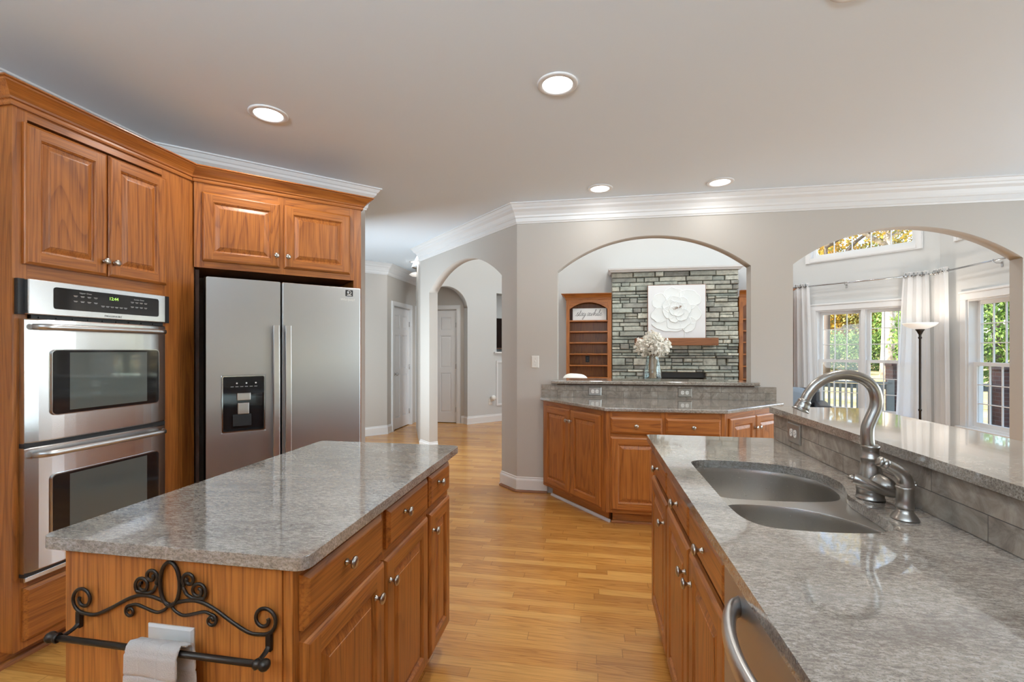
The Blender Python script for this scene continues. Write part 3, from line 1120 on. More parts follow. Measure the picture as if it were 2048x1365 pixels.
def inset(x0, x1, z0, z1, i, y):
    return (x0 + i, x1 - i, z0 + i, z1 - i, y)


def raised_door(parent, x0, x1, z0, z1, kx=None, kz=None, fw=0.056):
    mb = MB()
    A = lambda i, y: inset(x0, x1, z0, z1, i, y)
    ring_faces(mb, [A(0, 0), A(0, -0.011), A(0.004, -0.015), A(0.010, -0.0185), A(0.013, -0.0195)])
    i = 0.013
    y = -0.0195
    mb.add([(x0 + i, y, z0 + i), (x0 + fw, y, z0 + i), (x0 + fw, y, z1 - i), (x0 + i, y, z1 - i)], [(0, 1, 2, 3)], 0)
    mb.add([(x1 - fw, y, z0 + i), (x1 - i, y, z0 + i), (x1 - i, y, z1 - i), (x1 - fw, y, z1 - i)], [(0, 1, 2, 3)], 0)
    mb.add([(x0 + fw, y, z0 + i), (x1 - fw, y, z0 + i), (x1 - fw, y, z0 + fw), (x0 + fw, y, z0 + fw)], [(0, 1, 2, 3)], 1)
    mb.add([(x0 + fw, y, z1 - fw), (x1 - fw, y, z1 - fw), (x1 - fw, y, z1 - i), (x0 + fw, y, z1 - i)], [(0, 1, 2, 3)], 1)
    ring_faces(mb, [A(fw, y), A(fw + 0.003, -0.0165), A(fw + 0.007, -0.0140), A(fw + 0.009, -0.0095), A(fw + 0.013, -0.0085),
                    A(fw + 0.030, -0.0150), A(fw + 0.036, -0.0165), A(fw + 0.037, -0.0185)], (0, 0))
    p = fw + 0.037
    mb.add([(x0 + p, -0.0185, z0 + p), (x1 - p, -0.0185, z0 + p), (x1 - p, -0.0185, z1 - p), (x0 + p, -0.0185, z1 - p)], [(0, 1, 2, 3)], 0)
    d = mb.build('door', OAK(), parent, merge=False)
    if kx is not None:
        knob(d, kx, kz)
    return d


def drawer_front(parent, x0, x1, z0, z1, kx=None, kz=None, name='drawer'):
    mb = MB()
    A = lambda i, y: inset(x0, x1, z0, z1, i, y)
    ring_faces(mb, [A(0, 0), A(0, -0.010), A(0.004, -0.013), A(0.012, -0.0185), A(0.015, -0.0195)], (1, 1))
    q = A(0.015, -0.0195)
    mb.add([(q[0], q[4], q[2]), (q[1], q[4], q[2]), (q[1], q[4], q[3]), (q[0], q[4], q[3])], [(0, 1, 2, 3)], 1)
    d = mb.build(name, OAK(), parent, merge=False)
    if kx is not None:
        knob(d, kx, kz)
    return d


def face_frame(mb, x0, x1, z0, z1, stiles, rails, t=0.019):
    """stiles: list of (xa, xb); rails: list of (za, zb[, xa, xb])"""
    for a, b in stiles:
        mb.box(a, b, 0, t, z0, z1, 0)
    for rl in rails:
        xa, xb = (rl[2], rl[3]) if len(rl) > 2 else (x0, x1)
        s = sorted(stiles)
        cuts = [xa]
        for a, b in s:
            if b > xa and a < xb:
                cuts += [max(a, xa), min(b, xb)]
        cuts.append(xb)
        for a, b in zip(cuts[0::2], cuts[1::2]):
            if b - a > 1e-4:
                mb.box(a, b, 0, t, rl[0], rl[1], 1)


def oak_crown(path, side, z0, z1, name='crown_moulding', parent=None, proj=0.075):
    h = z1 - z0
    prof = [(0.0, z0), (0.010, z0), (0.013, z0 + 0.10 * h), (0.013, z0 + 0.22 * h), (0.020, z0 + 0.26 * h), (0.022, z0 + 0.36 * h), (0.034, z0 + 0.55 * h),
            (0.052, z0 + 0.74 * h), (proj - 0.012, z0 + 0.84 * h), (proj - 0.010, z0 + 0.90 * h), (proj, z0 + 0.93 * h), (proj, z1), (0.0, z1)]
    return MB().sweep(prof, path, side).build(name, M['oak_h'], parent)


# ------------------------------------------------------------------ tall oven cabinet
OV = (-2.40, 1.534)
oc = thing('oven_cabinet', 'tall oak cabinet around the wall ovens with two doors above', 'cabinet', (*OV, 0), 90)
WOC = 0.893
mb = MB()
face_frame(mb, 0, WOC, 0.075, 2.40, [(0, 0.052), (0.680, WOC)], [(0.075, 0.110), (0.325, 0.375), (1.652, 1.742), (2.355, 2.40)])
mb.box(0.0, 0.018, 0.019, 0.55, 0.075, 2.40, 0)
mb.box(0.018, WOC - 0.02, 0.10, 0.55, 0.08, 0.36, 0)
mb.box(0.018, WOC - 0.02, 0.10, 0.55, 1.665, 2.40, 0)
mb.box(0.66, WOC, 0.019, 0.34, 0.075, 2.40, 0)
mb.build('body', OAK(), oc, merge=False)
mb = MB().box(0.0, 0.93, 0.075, 0.095, 0.0, 0.075)
mb.build('toe_kick', M['oak_h'], oc)
MB().sweep([(0, 0), (0.020, 0), (0.019, 0.010), (0.012, 0.020), (0, 0.022)], [(-0.0, 0.5), (-0.0, 0.075), (0.93, 0.075)], -1).build('shoe_moulding', M['oak_h'], oc)
raised_door(oc, 0.033, 0.372, 1.729, 2.338, 0.352, 1.80)
raised_door(oc, 0.378, 0.698, 1.729, 2.338, 0.402, 1.80)
drawer_front(oc, 0.032, 0.698, 0.108, 0.337)
oak_crown([(0.0, 0.55), (0.0, 0.0), (0.895, 0.0)], -1, 2.392, 2.478, parent=oc)

# double oven -------------------------------------------------------------
do = thing('double_oven', 'stainless double wall oven with black control panel and green clock', 'oven', (*OV, 0), 90)
mb = MB()
mb.box(0.060, 0.672, 0.0015, 0.50, 0.380, 1.648, 0)
mb.build('housing', M['black'], do)
mb = MB()
mb.box(0.006, 0.706, -0.020, -0.001, 1.512, 1.664)
mb.build('panel_back', M['black'], do)
mb = MB()
mb.box(0.026, 0.660, -0.046, -0.020, 1.512, 1.664)
cp = mb.build('control_panel', M['steel'], do, bevel=0.004)
mb = MB().prism_xz(round_rect(0.118, 0.618, 1.542, 1.640, 0.012), -0.0478, -0.044)
gp = mb.build('control_glass', M['black_gloss'], cp)
text('12:44', 'clock_display', 0.022, M['clock'], cp, (0.376, -0.0484, 1.613), space=0.95)
pr = MB()
for cx, cz in [(0.205 + 0.029 * i, 1.606 - 0.024 * j) for i in range(4) for j in range(2)] + [(0.470 + 0.024 * i, 1.604 - 0.024 * j) for i in range(4) for j in range(2)] + [(0.325 + 0.022 * i, 1.570) for i in range(6)]:
    pr.box(cx - 0.0085, cx + 0.0085, -0.0482, -0.0478, cz + 0.0030, cz + 0.0048)
    pr.box(cx - 0.006, cx + 0.006, -0.0482, -0.0478, cz - 0.0008, cz + 0.0008)
pr.build('button_print', M['print'], cp, merge=False)
text('Upper Oven', 'panel_lettering', 0.0095, M['print'], cp, (0.247, -0.0484, 1.625), space=1.1)
text('Lower Oven', 'panel_lettering', 0.0095, M['print'], cp, (0.506, -0.0484, 1.622), space=1.1)
text('FRIGIDAIRE', 'brand_lettering', 0.0125, M['print_dark'], cp, (0.376, -0.0466, 1.526), space=1.35)
mb = MB().box(0.055, 0.672, -0.016, 0.0, 1.490, 1.514)
for k in range(9):
    mb.box(0.08 + 0.066 * k, 0.12 + 0.066 * k, -0.022, -0.016, 1.498, 1.504)
mb.build('vent_strip', M['black'], do, merge=False)


def oven_door(z0, z1, wz0, wz1, hz):
    xa, xb = 0.022, 0.672
    d = MB()
    # bowed front: outline extruded along z
    N = 14
    prof = []
    for k in range(N + 1):
        t = k / N
        x = xa + (xb - xa) * t
        prof.append((x, -0.030 - 0.016 * (1 - (2 * t - 1) ** 4)))
    rings = []
    for z, sh in ((z0, 0.004), (z0 + 0.005, 0), (z1 - 0.005, 0), (z1, 0.004)):
        rings.append([(x, y + sh, z) for x, y in prof] + [(xb, -0.002, z), (xa, -0.002, z)])
    d.loft(rings, 0, False, True, True)
    o = d.build('oven_door', M['steel'], do)
    b = MB().prism_xz(round_rect(0.108, 0.618, wz0, wz1, 0.022), -0.0505, -0.030)
    b.build('window_trim', M['chrome'], o)
    b = MB().prism_xz(round_rect(0.112, 0.614, wz0 + 0.004, wz1 - 0.004, 0.019), -0.0520, -0.046)
    gw = b.build('window_glass', M['black_gloss'], o)
    b = MB().box(0.178, 0.546, -0.0526, -0.0520, wz0 + 0.018, wz1 - 0.014)
    b.build('window_pane', M['oven_glass'], gw)
    hpts = []
    for k in range(25):
        t = k / 24
        e = min(t, 1 - t)
        yy = -0.048 - 0.038 * min(1, (e / 0.055)) ** 0.5 - 0.006 * math.sin(PI * t)
        hpts.append((0.040 + 0.606 * t, yy, hz))
    MB().tube(hpts, [(0.0135, 0.010)] * 25, 14, flat=(0, 0, 1)).build('handle', M['handle'], o)
    return o


oven_door(0.958, 1.493, 1.067, 1.362, 1.459)
oven_door(0.402, 0.938, 0.508, 0.806, 0.908)
mb = MB().box(0.024, 0.668, -0.026, 0.0, 0.364, 0.386)
mb.build('bottom_trim', M['steel'], do, bevel=0.003)
mb = MB().box(0.022, 0.672, -0.0295, -0.001, 0.386, 0.402)
mb.build('door_gasket', M['black'], do)
MB().box(0.022, 0.672, -0.0295, -0.001, 0.938, 0.958).build('door_gasket', M['black'], do)

# ------------------------------------------------------------------ cabinet over the refrigerator
FR = (-2.214, 2.321)
s45 = math.sin(PI / 4)
FC = (FR[0] - 0.19 * s45, FR[1] + 0.19 * s45)
fc = thing('refrigerator_cabinet', 'oak cabinet above the refrigerator with two doors and side panel', 'cabinet', (*FC, 0), 45)
mb = MB()
face_frame(mb, -0.056, 0.957, 1.868, 2.40, [(-0.056, -0.004), (0.404, 0.452), (0.872, 0.903)], [(1.868, 1.925), (2.325, 2.40)])
mb.box(-0.05, 0.90, 0.04, 0.52, 1.872, 2.39, 0)
mb.build('body', OAK(), fc, merge=False)
mb = MB()
mb.box(0.903, 0.957, -0.002, 0.52, 0.0, 2.40, 0)
mb.build('side_panel', OAK(), fc)
raised_door(fc, -0.016, 0.414, 1.909, 2.335, 0.392, 1.985)
raised_door(fc, 0.440, 0.875, 1.909, 2.335, 0.462, 1.985)
oak_crown([(-0.062, 0.0), (0.957, 0.0), (0.957, 0.52)], -1, 2.392, 2.478, parent=fc)
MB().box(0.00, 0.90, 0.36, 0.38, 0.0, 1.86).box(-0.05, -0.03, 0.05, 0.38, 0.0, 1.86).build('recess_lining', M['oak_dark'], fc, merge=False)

# refrigerator ---------------------------------------------------------------
fr = thing('refrigerator', 'stainless side-by-side refrigerator with black ice dispenser', 'refrigerator', (*FR, 0), 45)
mb = MB().box(0.010, 0.890, 0.085, 0.535, 0.015, 1.775)
mb.build('cabinet_box', M['dark_grey'], fc and fr, bevel=0.005)
MB().box(0.02, 0.88, 0.02, 0.075, 0.012, 0.075).build('base_grille', M['black'], fr)
for x, y in ((0.06, 0.12), (0.84, 0.12), (0.06, 0.50), (0.84, 0.50)):
    MB().lathe([(0.02, 0), (0.02, 0.02)], (x, y, 0)).build('foot', M['black'], fr)


def fridge_door(x0, x1, cut=None):
    d = MB()
    if not cut:
        d.box(x0, x1, 0.0, 0.08, 0.08, 1.79)
        o = d.build('refrigerator_door', M['steel_v'], fr, bevel=0.008, seg=3)
    else:
        a, b, c, e = cut
        d.box(x0, x1, 0.03, 0.08, 0.08, 1.79)
        xs, zs = [x0, a, b, x1], [0.08, c, e, 1.79]
        for i in range(3):
            for j in range(3):
                if i == 1 and j == 1:
                    continue
                v = [(xs[i], 0, zs[j]), (xs[i + 1], 0, zs[j]), (xs[i + 1], 0, zs[j + 1]), (xs[i], 0, zs[j + 1])]
                d.add(v, [(0, 1, 2, 3)])
        for p, q in (((x0, 0.08), (x1, 0.08)), ((x1, 0.08), (x1, 1.79)), ((x1, 1.79), (x0, 1.79)), ((x0, 1.79), (x0, 0.08)),
                     ((a, c), (b, c)), ((b, c), (b, e)), ((b, e), (a, e)), ((a, e), (a, c))):
            d.add([(p[0], 0, p[1]), (q[0], 0, q[1]), (q[0], 0.03, q[1]), (p[0], 0.03, p[1])], [(0, 1, 2, 3)])
        o = d.build('freezer_door', M['steel_v'], fr, bevel=0.006, seg=2)
    return o


fd = fridge_door(0.0, 0.3915, (0.080, 0.304, 0.864, 1.201))
rd = fridge_door(0.4005, 0.898)


def fridge_handle(par, x0, x1):
    h = MB()
    rings = []
    for k in range(21):
        t = k / 20
        z = 1.512 - 1.10 * t
        bow = 0.052 + 0.014 * math.sin(PI * t)
        xm = (x0 + x1) / 2
        hw = (x1 - x0) / 2
        rings.append([(xm - hw, -bow + 0.016, z), (xm - hw * 0.85, -bow, z), (xm + hw * 0.85, -bow, z), (xm + hw, -bow + 0.016, z)])
    h.loft(rings, 0, False, True, True)
    for z in (1.49, 0.44):
        h.box(x0 + 0.008, x1 - 0.008, -0.050, 0.001, z - 0.018, z + 0.018)
    h.build('handle', M['handle'], par, merge=False, bevel=0.002)


fridge_handle(fd, 0.344, 0.382)
fridge_handle(rd, 0.411, 0.449)
# dispenser
dp = MB()
bz = round_rect(0.078, 0.306, 0.862, 1.203, 0.010)
inner = round_rect(0.084, 0.300, 0.868, 1.197, 0.008)
dp.add([(x, -0.004, z) for x, z in bz] + [(x, -0.004, z) for x, z in inner], [(i, (i + 1) % len(bz), len(bz) + (i + 1) % len(bz), len(bz) + i) for i in range(len(bz))])
dp.add([(x, -0.004, z) for x, z in bz] + [(x, 0.004, z) for x, z in bz], [(i, (i + 1) % len(bz), len(bz) + (i + 1) % len(bz), len(bz) + i) for i in range(len(bz))])
dp.add([(x, -0.004, z) for x, z in inner] + [(x, 0.004, z) for x, z in inner], [(i, (i + 1) % len(bz), len(bz) + (i + 1) % len(bz), len(bz) + i) for i in range(len(bz))])
ds = dp.build('dispenser_frame', M['chrome'], fd)
dq = MB()
dq.box(0.083, 0.301, 0.026, 0.030, 0.866, 1.10)
dq.box(0.083, 0.301, -0.003, 0.028, 1.098, 1.198)
dq.box(0.083, 0.301, -0.001, 0.028, 0.866, 0.874)
dq.box(0.083, 0.086, 0.0, 0.028, 0.87, 1.10)
dq.box(0.298, 0.301, 0.0, 0.028, 0.87, 1.10)
dq.build('dispenser_recess', M['black_gloss'], fd, merge=False)
MB().box(0.156, 0.228, 0.002, 0.022, 1.052, 1.098).box(0.160, 0.220, 0.006, 0.020, 0.968, 1.036).build('dispenser_paddle', M['handle'], fd, bevel=0.003, merge=False)
MB().box(0.135, 0.232, 0.006, 0.024, 0.895, 0.966).build('dispenser_grille', M['black'], fd, bevel=0.003)
pl = MB()
for k in range(3):
    pl.lathe([(0.0045, 0), (0.0045, 0.0006)], (0.155 + 0.05 * k, -0.003, 1.157), (0, -1, 0), 12)
for k in range(6):
    pl.box(0.122 + 0.025 * k, 0.138 + 0.025 * k, -0.0036, -0.003, 1.1355, 1.1375)
pl.build('dispenser_lights', M['letter_silver'], fd, merge=False)
bd = MB().box(0.794, 0.843, -0.0025, -0.0005, 1.728, 1.771).build('badge', M['black'], rd)
bm_ = MB()
bm_.tube([(0.8185 + 0.012 * math.cos(q), -0.003, 1.7535 + 0.012 * math.sin(q)) for q in [2 * PI * k / 20 for k in range(20)]], 0.0022, 8, closed=True)
bm_.box(0.811, 0.818, -0.0032, -0.0025, 1.750, 1.757)
bm_.box(0.803, 0.834, -0.0032, -0.0025, 1.7325, 1.7375)
bm_.build('badge_mark', M['letter_silver'], bd, merge=False)
text('Whirlpool', 'brand_lettering', 0.0225, M['letter_silver'], rd, (0.806, -0.0005, 1.704), shear=0.25)

# ------------------------------------------------------------------ island
IX0, IX1, IY0, IY1 = -1.245, -0.645, 0.905, 2.005
ic = thing('island_cabinet', 'oak kitchen island with three drawers over three doors', 'cabinet', (IX1, IY0, 0), 90)
LI = IY1 - IY0
mb = MB()
face_frame(mb, 0, LI, 0.10, 0.885, [(0, 0.030), (0.405, 0.450), (0.800, 0.835), (LI - 0.022, LI)], [(0.10, 0.16), (0.690, 0.745), (0.850, 0.885)])
mb.box(0.0, LI, 0.019, 0.60, 0.10, 0.885, 0)
ib = mb.build('body', OAK(), ic, merge=False)
MB().box(0.03, LI - 0.03, 0.075, 0.57, 0.0, 0.10).build('toe_kick', M['oak_h'], ic)
# end panel toward the viewer with a corner strip
MB().box(-0.006, 0.0, 0.022, 0.60, 0.0, 0.885, 0).build('end_panel', M['oak_v'], ic)
drawer_front(ic, 0.022, 0.409, 0.728, 0.853, 0.190, 0.808)
drawer_front(ic, 0.446, 0.806, 0.728, 0.853, 0.568, 0.808)
drawer_front(ic, 0.829, 1.083, 0.728, 0.853, 0.918, 0.808)
raised_door(ic, 0.022, 0.421, 0.125, 0.702, 0.352, 0.626)
raised_door(ic, 0.427, 0.806, 0.125, 0.702, 0.452, 0.630)
raised_door(ic, 0.829, 1.083, 0.125, 0.702, 0.850, 0.632)


def counter(name, label, loops, z0, z1, mat, bevel=0.009):
    o = slab(loops, z0, z1).build(name, M[mat], None, bevel=bevel, seg=3, angle=50)
    return tag(o, label, 'countertop')


def rr(x0, x1, y0, y1, r=0.02):
    return round_rect(x0, x1, y0, y1, r, 5)


counter('island_countertop', 'grey granite slab on the oak island, oven side of the aisle', [rr(-1.297, -0.598, 0.880, 2.040, 0.028)], 0.885, 0.915, 'granite')


# outlets -----------------------------------------------------------------------
def outlet(label, P, ang, z, horizontal=True, plate='plate', w_=0.122, h_=0.088, face='plate'):
    t = thing('electrical_outlet', label, 'outlet', (P[0], P[1], z), ang)
    m_ = MB()
    A = lambda i, y: (-w_ / 2 + i, w_ / 2 - i, -h_ / 2 + i, h_ / 2 - i, y)
    ring_faces(m_, [A(0, 0), A(0, -0.003), A(0.005, -0.007)], (0, 0))
    q = A(0.005, -0.007)
    m_.add([(q[0], q[4], q[2]), (q[1], q[4], q[2]), (q[1], q[4], q[3]), (q[0], q[4], q[3])], [(0, 1, 2, 3)])
    m_.build('cover_plate', M[plate], t)
    for s in (-1, 1):
        cx = s * 0.0195
        pts = []
        for k in range(24):
            a = 2 * PI * k / 24
            x, zz = 0.0165 * math.cos(a), 0.0175 * math.sin(a)
            x = max(-0.0140, min(0.0140, x))
            pts.append((cx + x, zz))
        rc = MB().prism_xz(pts, -0.0095, -0.006).build('receptacle', M[face], t)
        sl = MB()
        sl.box(cx - 0.007, cx + 0.002, -0.0098, -0.0094, 0.0050, 0.0066)
        sl.box(cx - 0.007, cx + 0.002, -0.0098, -0.0094, -0.0066, -0.0050)
        sl.lathe([(0.0026, 0), (0.0026, 0.0004)], (cx + 0.0075, -0.0094, 0), (0, -1, 0), 10)
        sl.build('slots', M['slot'], rc, merge=False)
    MB().lathe([(0.003, 0), (0.003, 0.0015)], (0, -0.007, 0), (0, -1, 0), 10).build('screw', M['knob'], t)
    return t


outlet('white electrical outlet on the island end panel behind the towel', (-0.947, 0.8988), 0, 0.681, True, 'plate', 0.122, 0.092)

# towel bar ------------------------------------------------------------------------
tb = thing('towel_bar', 'dark iron scrollwork towel bar on the island end', 'towel bar', (-0.945, 0.8985, 0.0), 0)
yb = -0.007


def spiral(cx, cz, r0, r1, a0, turns, nn=26, sgn=1):
    return [(cx + (r0 + (r1 - r0) * k / nn) * math.cos(a0 + sgn * 2 * PI * turns * k / nn), yb, cz + (r0 + (r1 - r0) * k / nn) * math.sin(a0 + sgn * 2 * PI * turns * k / nn)) for k in range(nn + 1)]


def scroll(pts, r=0.0042):
    return MB().tube(pts, [(r, r * 0.75)] * len(pts), 10).build('scroll', M['iron'], tb)


for s in (-1, 1):
    # long S arm from the centre to the outer curl
    body = spline([(0.002 * s, yb, 0.777), (0.030 * s, yb, 0.788), (0.070 * s, yb, 0.793), (0.110 * s, yb, 0.782), (0.160 * s, yb, 0.755), (0.205 * s, yb, 0.735), (0.240 * s, yb, 0.735)], 5)
    curl = spiral(0.240 * s, 0.768, 0.033, 0.010, -PI / 2, 1.30, 30, s)
    scroll(body[:-1] + curl)
    # lower tendril with small curl
    t1 = spline([(0.0, yb, 0.780), (0.014 * s, yb, 0.765), (0.036 * s, yb, 0.757), (0.066 * s, yb, 0.764), (0.090 * s, yb, 0.770), (0.108 * s, yb, 0.766)], 5)
    c1 = spiral(0.108 * s, 0.752, 0.014, 0.005, PI / 2, 1.25, 22, -s)
    scroll(t1[:-1] + c1, 0.0036)
    # upper double curls
    u = spiral(0.070 * s, 0.818, 0.010, 0.022, PI / 2 + 1.2 * s, 1.0, 24, -s)
    scroll(spiral(0.074 * s, 0.815, 0.006, 0.021, PI / 2 - s * 0.2, 1.35, 26, -s) + spline([(0.060 * s, yb, 0.798), (0.044 * s, yb, 0.806), (0.034 * s, yb, 0.822)], 4), 0.0040)
    scroll(spiral(0.050 * s, 0.838, 0.005, 0.018, PI / 2 + s * 0.8, 1.25, 26, s) + [(0.034 * s, yb, 0.822)], 0.0040)
MB().tube([(0.026 * math.cos(2 * PI * k / 32) * (1 - 0.25 * math.sin(2 * PI * k / 32 - PI) * 0), yb, 0.825 + 0.050 * math.sin(2 * PI * k / 32)) for k in range(32)], 0.0042, 10, closed=True).build('oval_ring', M['iron'], tb)
BY, BZ = -0.048, 0.700
for s in (-1, 1):
    x = 0.252 * s
    MB().box(x - 0.006, x + 0.006, -0.010, -0.002, 0.700, 0.738).tube(spline([(x, -0.006, 0.712), (x, -0.016, 0.704), (x, -0.034, 0.700), (x, BY, BZ)], 4), [(0.0065, 0.003)] * 13, 8, flat=(1, 0, 0)).build('bracket_arm', M['iron'], tb, merge=False)
    MB().lathe([(0.0095, -0.006), (0.0115, -0.002), (0.0095, 0.002), (0.0085, 0.006), (0.011, 0.010), (0.0125, 0.016), (0.011, 0.022), (0.006, 0.026), (0, 0.0265)], (0.258 * s, BY, BZ), (s, 0, 0), 16).build('finial', M['iron'], tb)
MB().lathe([(0.0068, -0.262), (0.0068, 0.262)], (0, BY, BZ), (1, 0, 0), 14).build('bar', M['iron'], tb)

# hand towel
tw = MB()
tx0, tx1 = -0.996, -0.870
rings = []
NX = 96
pathz = [(-0.0165, -0.215 + 0.215 * k / 70) for k in range(0, 71)] + [(0.0145 * math.cos(PI - PI * k / 10), 0.0145 * math.sin(PI * k / 10)) for k in range(1, 10)] + [(0.0155, -0.20 * k / 40) for k in range(0, 41)]
for j, (dy, dz) in enumerate(pathz):
    row = []
    for i in range(NX + 1):
        t = i / NX
        wv = 0.0035 * math.sin(t * 6.0 + dz * 9) * min(1, abs(dz) * 10 + 0.15) * (1 if dy < 0 else -1)
        gr = -0.0042 * max(math.exp(-(((t - 0.27 + 0.37 * 1.5) % 0.37 - 0.185) * 0.126 / 0.0016) ** 2), math.exp(-(((dz + 0.022 + 0.046 * 8) % 0.046 - 0.023) / 0.0016) ** 2))
        sx = (tx1 - tx0) * (1 + 0.05 * min(1, abs(dz) * 6))
        row.append(((tx0 + tx1) / 2 + (t - 0.5) * sx + (0.012 if dy > 0 else 0), 0.8985 + BY + dy + wv - (gr if dy <= 0 else -gr), BZ + dz + (0.003 if abs(dy) < 0.012 else 0)))
    rings.append(row)
tw.loft(rings, 0, True, closed=False)
two = tw.build('hand_towel', M['terry'], merge=False)
sm = two.modifiers.new('thick', 'SOLIDIFY')
sm.thickness = 0.005
sm.offset = 1
tag(two, 'white terry hand towel hanging over the iron towel bar', 'towel')


# ------------------------------------------------------------------ back counter: three cabinet units along the back wall
BL, BC1, BC2, BR = (-0.430, 4.245), (0.125, 3.598), (0.985, 3.593), (1.570, 4.150)


def base_unit(label, p0, p1, fronts, z_top=0.885, depth=0.12, stiles=None, rails=None, shoe=True):
    L = math.hypot(p1[0] - p0[0], p1[1] - p0[1])
    ang = math.degrees(math.atan2(p1[1] - p0[1], p1[0] - p0[0]))
    t = thing('base_cabinet', label, 'cabinet', (*p0, 0), ang)
    mb = MB()
    face_frame(mb, 0, L, 0.10, z_top, stiles, rails or [(0.10, 0.14), (0.845, z_top)])
    mb.prism([(0.0, 0.019), (L, 0.019), (L - depth, 0.019 + depth), (depth, 0.019 + depth)], 0.10, z_top - 0.005, 0)
    mb.build('body', OAK(), t, merge=False)
    MB().box(0.05, L - 0.05, 0.072, 0.09, 0.0, 0.10).build('toe_kick', M['oak_h'], t)
    if shoe:
        MB().sweep([(0, 0), (0.018, 0), (0.017, 0.010), (0.010, 0.020), (0, 0.021)], [(0.04, 0.072), (L - 0.03, 0.072)], -1).build('shoe_moulding', M['white' if shoe == 'white' else 'oak_h'], t)
    for f in fronts:
        if f[0] == 'door':
            raised_door(t, *f[1:])
        else:
            drawer_front(t, *f[1:])
    return t


L1 = math.hypot(BC1[0] - BL[0], BC1[1] - BL[1])
base_unit('oak base cabinet angled beside the hall arch, two doors with touching knobs', BL, BC1,
          [('door', 0.030, 0.412, 0.125, 0.845, 0.388, 0.752), ('door', 0.418, 0.800, 0.125, 0.845, 0.442, 0.752)],
          stiles=[(0, 0.05), (0.39, 0.44), (0.785, L1)], shoe='white')
L2 = BC2[0] - BC1[0]
base_unit('oak base cabinet facing the aisle under the pass-through, two drawers over doors', BC1, BC2,
          [('drawer', 0.030, 0.415, 0.715, 0.840, 0.222, 0.778), ('drawer', 0.440, 0.830, 0.715, 0.840, 0.635, 0.778),
           ('door', 0.030, 0.415, 0.125, 0.690, 0.390, 0.625), ('door', 0.440, 0.830, 0.125, 0.690, 0.465, 0.625)],
          stiles=[(0, 0.045), (0.40, 0.455), (0.82, L2)], rails=[(0.10, 0.14), (0.675, 0.725), (0.835, 0.885)])
L3 = math.hypot(BR[0] - BC2[0], BR[1] - BC2[1])
base_unit('oak base cabinet angled behind the sink counter end, two pale doors', BC2, BR,
          [('door', 0.045, 0.405, 0.125, 0.845, 0.382, 0.750), ('door', 0.411, 0.770, 0.125, 0.845, 0.434, 0.750)],
          stiles=[(0, 0.06), (0.39, 0.43), (0.755, L3)])
# carcass behind the three faces
bcx = MB().prism([(-0.40, 4.318), (-0.37, 4.255), (0.14, 3.66), (0.97, 3.66), (1.49, 4.16), (1.55, 4.318)], 0.0, 0.10)
counter('back_countertop', 'grey granite countertop with angled ends under the pass-through',
        [[(-0.458, 4.3155), (-0.458, 4.246), (0.112, 3.571), (1.000, 3.566), (1.602, 4.148), (1.602, 4.3155)]], 0.885, 0.915, 'granite')
t = MB().box(-0.455, 1.606, 4.310, 4.3195, 0.9155, 1.031).build('backsplash', M['tile_back'])
tag(t, 'grey slate tile strip on the back wall below the pass-through', 'backsplash')
lt = thing('pass_through_ledge', 'grey granite ledge in the arched pass-through carrying the vase', 'ledge', (0.55, 4.32, 1.042))
slab([[(-0.910, -0.052), (0.914, -0.052), (0.914, -0.001), (0.851, -0.001), (0.851, 0.36), (-0.852, 0.36), (-0.852, -0.001), (-0.910, -0.001)]], 0.0, 0.030).build('ledge_slab', M['granite2'], lt, bevel=0.007, seg=3, angle=50)
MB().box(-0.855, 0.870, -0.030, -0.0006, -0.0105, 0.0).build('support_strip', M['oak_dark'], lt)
outlet('pewter outlet in the back tile strip, left of the two', (0.045, 4.3095), 0, 0.973, True, 'plate_metal', 0.118, 0.078)
outlet('pewter outlet in the back tile strip, right of the two', (0.842, 4.3095), 0, 0.973, True, 'plate_metal', 0.118, 0.078)

# light switch
sw = thing('light_switch', 'white light switch on the wall left of the pass-through', 'switch', (-0.515, 4.3195, 1.245), 0)
m_ = MB()
A = lambda i, y: (-0.036 + i, 0.036 - i, -0.058 + i, 0.058 - i, y)
ring_faces(m_, [A(0, 0), A(0, -0.003), A(0.005, -0.007)], (0, 0))
m_.add([(-0.031, -0.007, -0.053), (0.031, -0.007, -0.053), (0.031, -0.007, 0.053), (-0.031, -0.007, 0.053)], [(0, 1, 2, 3)])
m_.build('cover_plate', M['plate'], sw)
MB().box(-0.005, 0.005, -0.018, -0.006, -0.002, 0.012).build('toggle', M['plate'], sw, bevel=0.002)
for z in (-0.03, 0.03):
    MB().lathe([(0.003, 0), (0.003, 0.0015)], (0, -0.007, z), (0, -1, 0), 10).build('screw', M['knob'], sw)

# ------------------------------------------------------------------ sink peninsula
PX0 = 0.318
pu = thing('base_cabinet', 'narrow oak cabinet at the end of the sink counter, one drawer over one door', 'cabinet', (PX0, 2.355, 0), -90)
mb = MB()
LP = 2.355 - 1.890
face_frame(mb, 0, LP, 0.10, 0.885, [(0, 0.03), (LP - 0.010, LP)], [(0.10, 0.14), (0.745, 0.785), (0.865, 0.885)])
mb.box(0, LP, 0.019, 0.030, 0.10, 0.884)
mb.box(0, 0.35, 0.030, 0.575, 0.10, 0.884)
mb.build('body', OAK(), pu, merge=False)
MB().box(0.02, LP, 0.075, 0.57, 0, 0.10).build('toe_kick', M['oak_h'], pu)
drawer_front(pu, 0.028, 0.460, 0.770, 0.876, 0.255, 0.830)
raised_door(pu, 0.028, 0.460, 0.120, 0.742, 0.420, 0.652)
ps = thing('sink_cabinet', 'oak sink cabinet with two drawer fronts over two doors', 'cabinet', (PX0, 1.888, 0), -90)
mb = MB()
LS = 1.888 - 1.094
